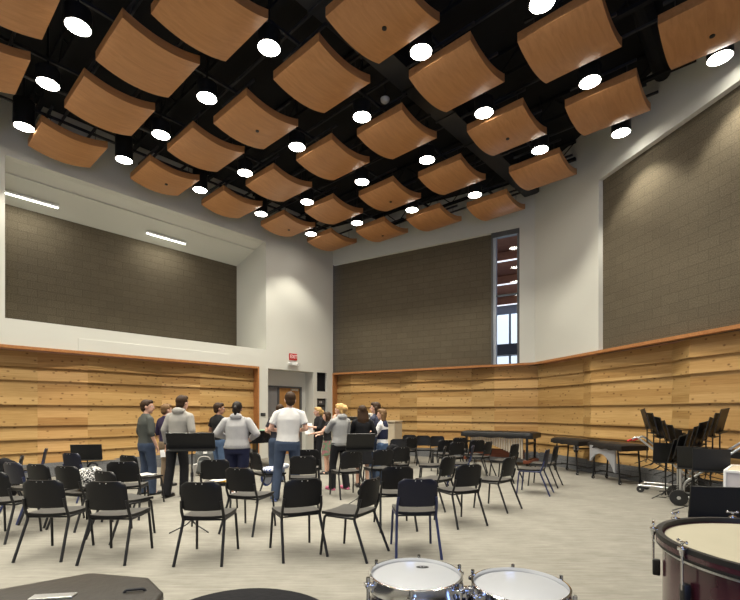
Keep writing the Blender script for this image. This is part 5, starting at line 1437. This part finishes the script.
person('woman with dark brown hair in slate blue, farthest of the right-hand trio', gnd(376, 481), 60, 1.71, fab('slate_top', (0.05, 0.055, 0.085)), JEAN, BLKSH, SK_L, H_BR, 'bob', 'folded', 'folded', female=True, sleeve='half', yaw=20)
VEST = fab('navy_vest', (0.022, 0.026, 0.055))
def vest(t, s, J, LV):
    bm = NB()
    loft(bm, [(0.99 * s, 0.172 * s, 0.128 * s, 0, 0), (1.10 * s, 0.158 * s, 0.120 * s, 0, 0), (1.25 * s, 0.172 * s, 0.130 * s, 0, 0), (1.36 * s, 0.178 * s, 0.125 * s, 0, 0), (1.44 * s, 0.13 * s, 0.10 * s, 0, -0.01 * s), (1.485 * s, 0.082 * s, 0.078 * s, 0, -0.01 * s)])
    baked('vest', bm, [('SUBSURF', dict(levels=1, render_levels=1))], VEST, t)
person('woman in a navy vest over white sleeves with jeans, facing left', gnd(382.5, 484), 66, 1.56, fab('white_sleeves', (0.68, 0.67, 0.66)), JEAN2, BLKSH, SK_L, H_LB, 'bob', 'folded', 'folded', wide=1.06, female=True, yaw=10, extra=vest)
# white sheet held by the girl at the doorway
hp_ = gnd(318.5, 469.5)
bm = NB(); box(bm, (0, 0, 0), (0.22, 0.006, 0.30), bev=0.002)
o = obj('held_paper', bm, M_PAPER); o.location = hp_ + Vector((-0.24, -0.10, 1.06)); o.rotation_euler = (R(-20), 0, R(25)); tag(o, 'white paper held by the blonde girl at the doorway', 'paper')
bm = NB(); box(bm, (0, 0, 0), (0.09, 0.006, 0.13), bev=0.002)
o = obj('held_paper', bm, M_PAPER); o.location = gnd(149, 494.5) + Vector((0.25, 0.0, 0.74)); o.rotation_euler = (R(-10), 0, R(50)); tag(o, 'crumpled white paper in the hand of the grey-green shirted man', 'paper')

# ================================================================== LIGHT, WORLD, CAMERA
ld = bpy.data.lights.new('daylight', 'AREA'); ld.shape = 'RECTANGLE'; ld.size = 2.3; ld.size_y = 3.8; ld.energy = 170; ld.color = (0.30, 0.45, 1.0)
lo = bpy.data.objects.new('window_daylight', ld); COL.objects.link(lo)
lo.location = WE.pt((wx0 + wx1) / 2, 2.65, 0.35); lo.rotation_euler = (R(90), 0, 0)
w = bpy.data.worlds.new('World'); scene.world = w; w.use_nodes = True
bg = w.node_tree.nodes['Background']; bg.inputs[0].default_value = (0.40, 0.55, 0.9, 1); bg.inputs[1].default_value = 0.6
cam = bpy.data.cameras.new('Camera'); co = bpy.data.objects.new('Camera', cam); COL.objects.link(co)
co.location = (0, 0, EYE); co.rotation_euler = (R(90), 0, 0)
cam.sensor_width = 36; cam.sensor_fit = 'HORIZONTAL'; cam.lens = F / 740 * 36
cam.shift_y = (CY - 300) / 740; cam.clip_start = 0.05; cam.clip_end = 200
scene.camera = co
scene.view_settings.view_transform = 'Standard'; scene.view_settings.look = 'None'; scene.view_settings.gamma = 1.0
scene.view_settings.use_curve_mapping = False
scene.view_settings.exposure = 0.0
scene.cycles.use_denoising = True
scene.cycles.max_bounces = 8; scene.cycles.diffuse_bounces = 5; scene.cycles.glossy_bounces = 3
scene.cycles.sample_clamp_indirect = 8
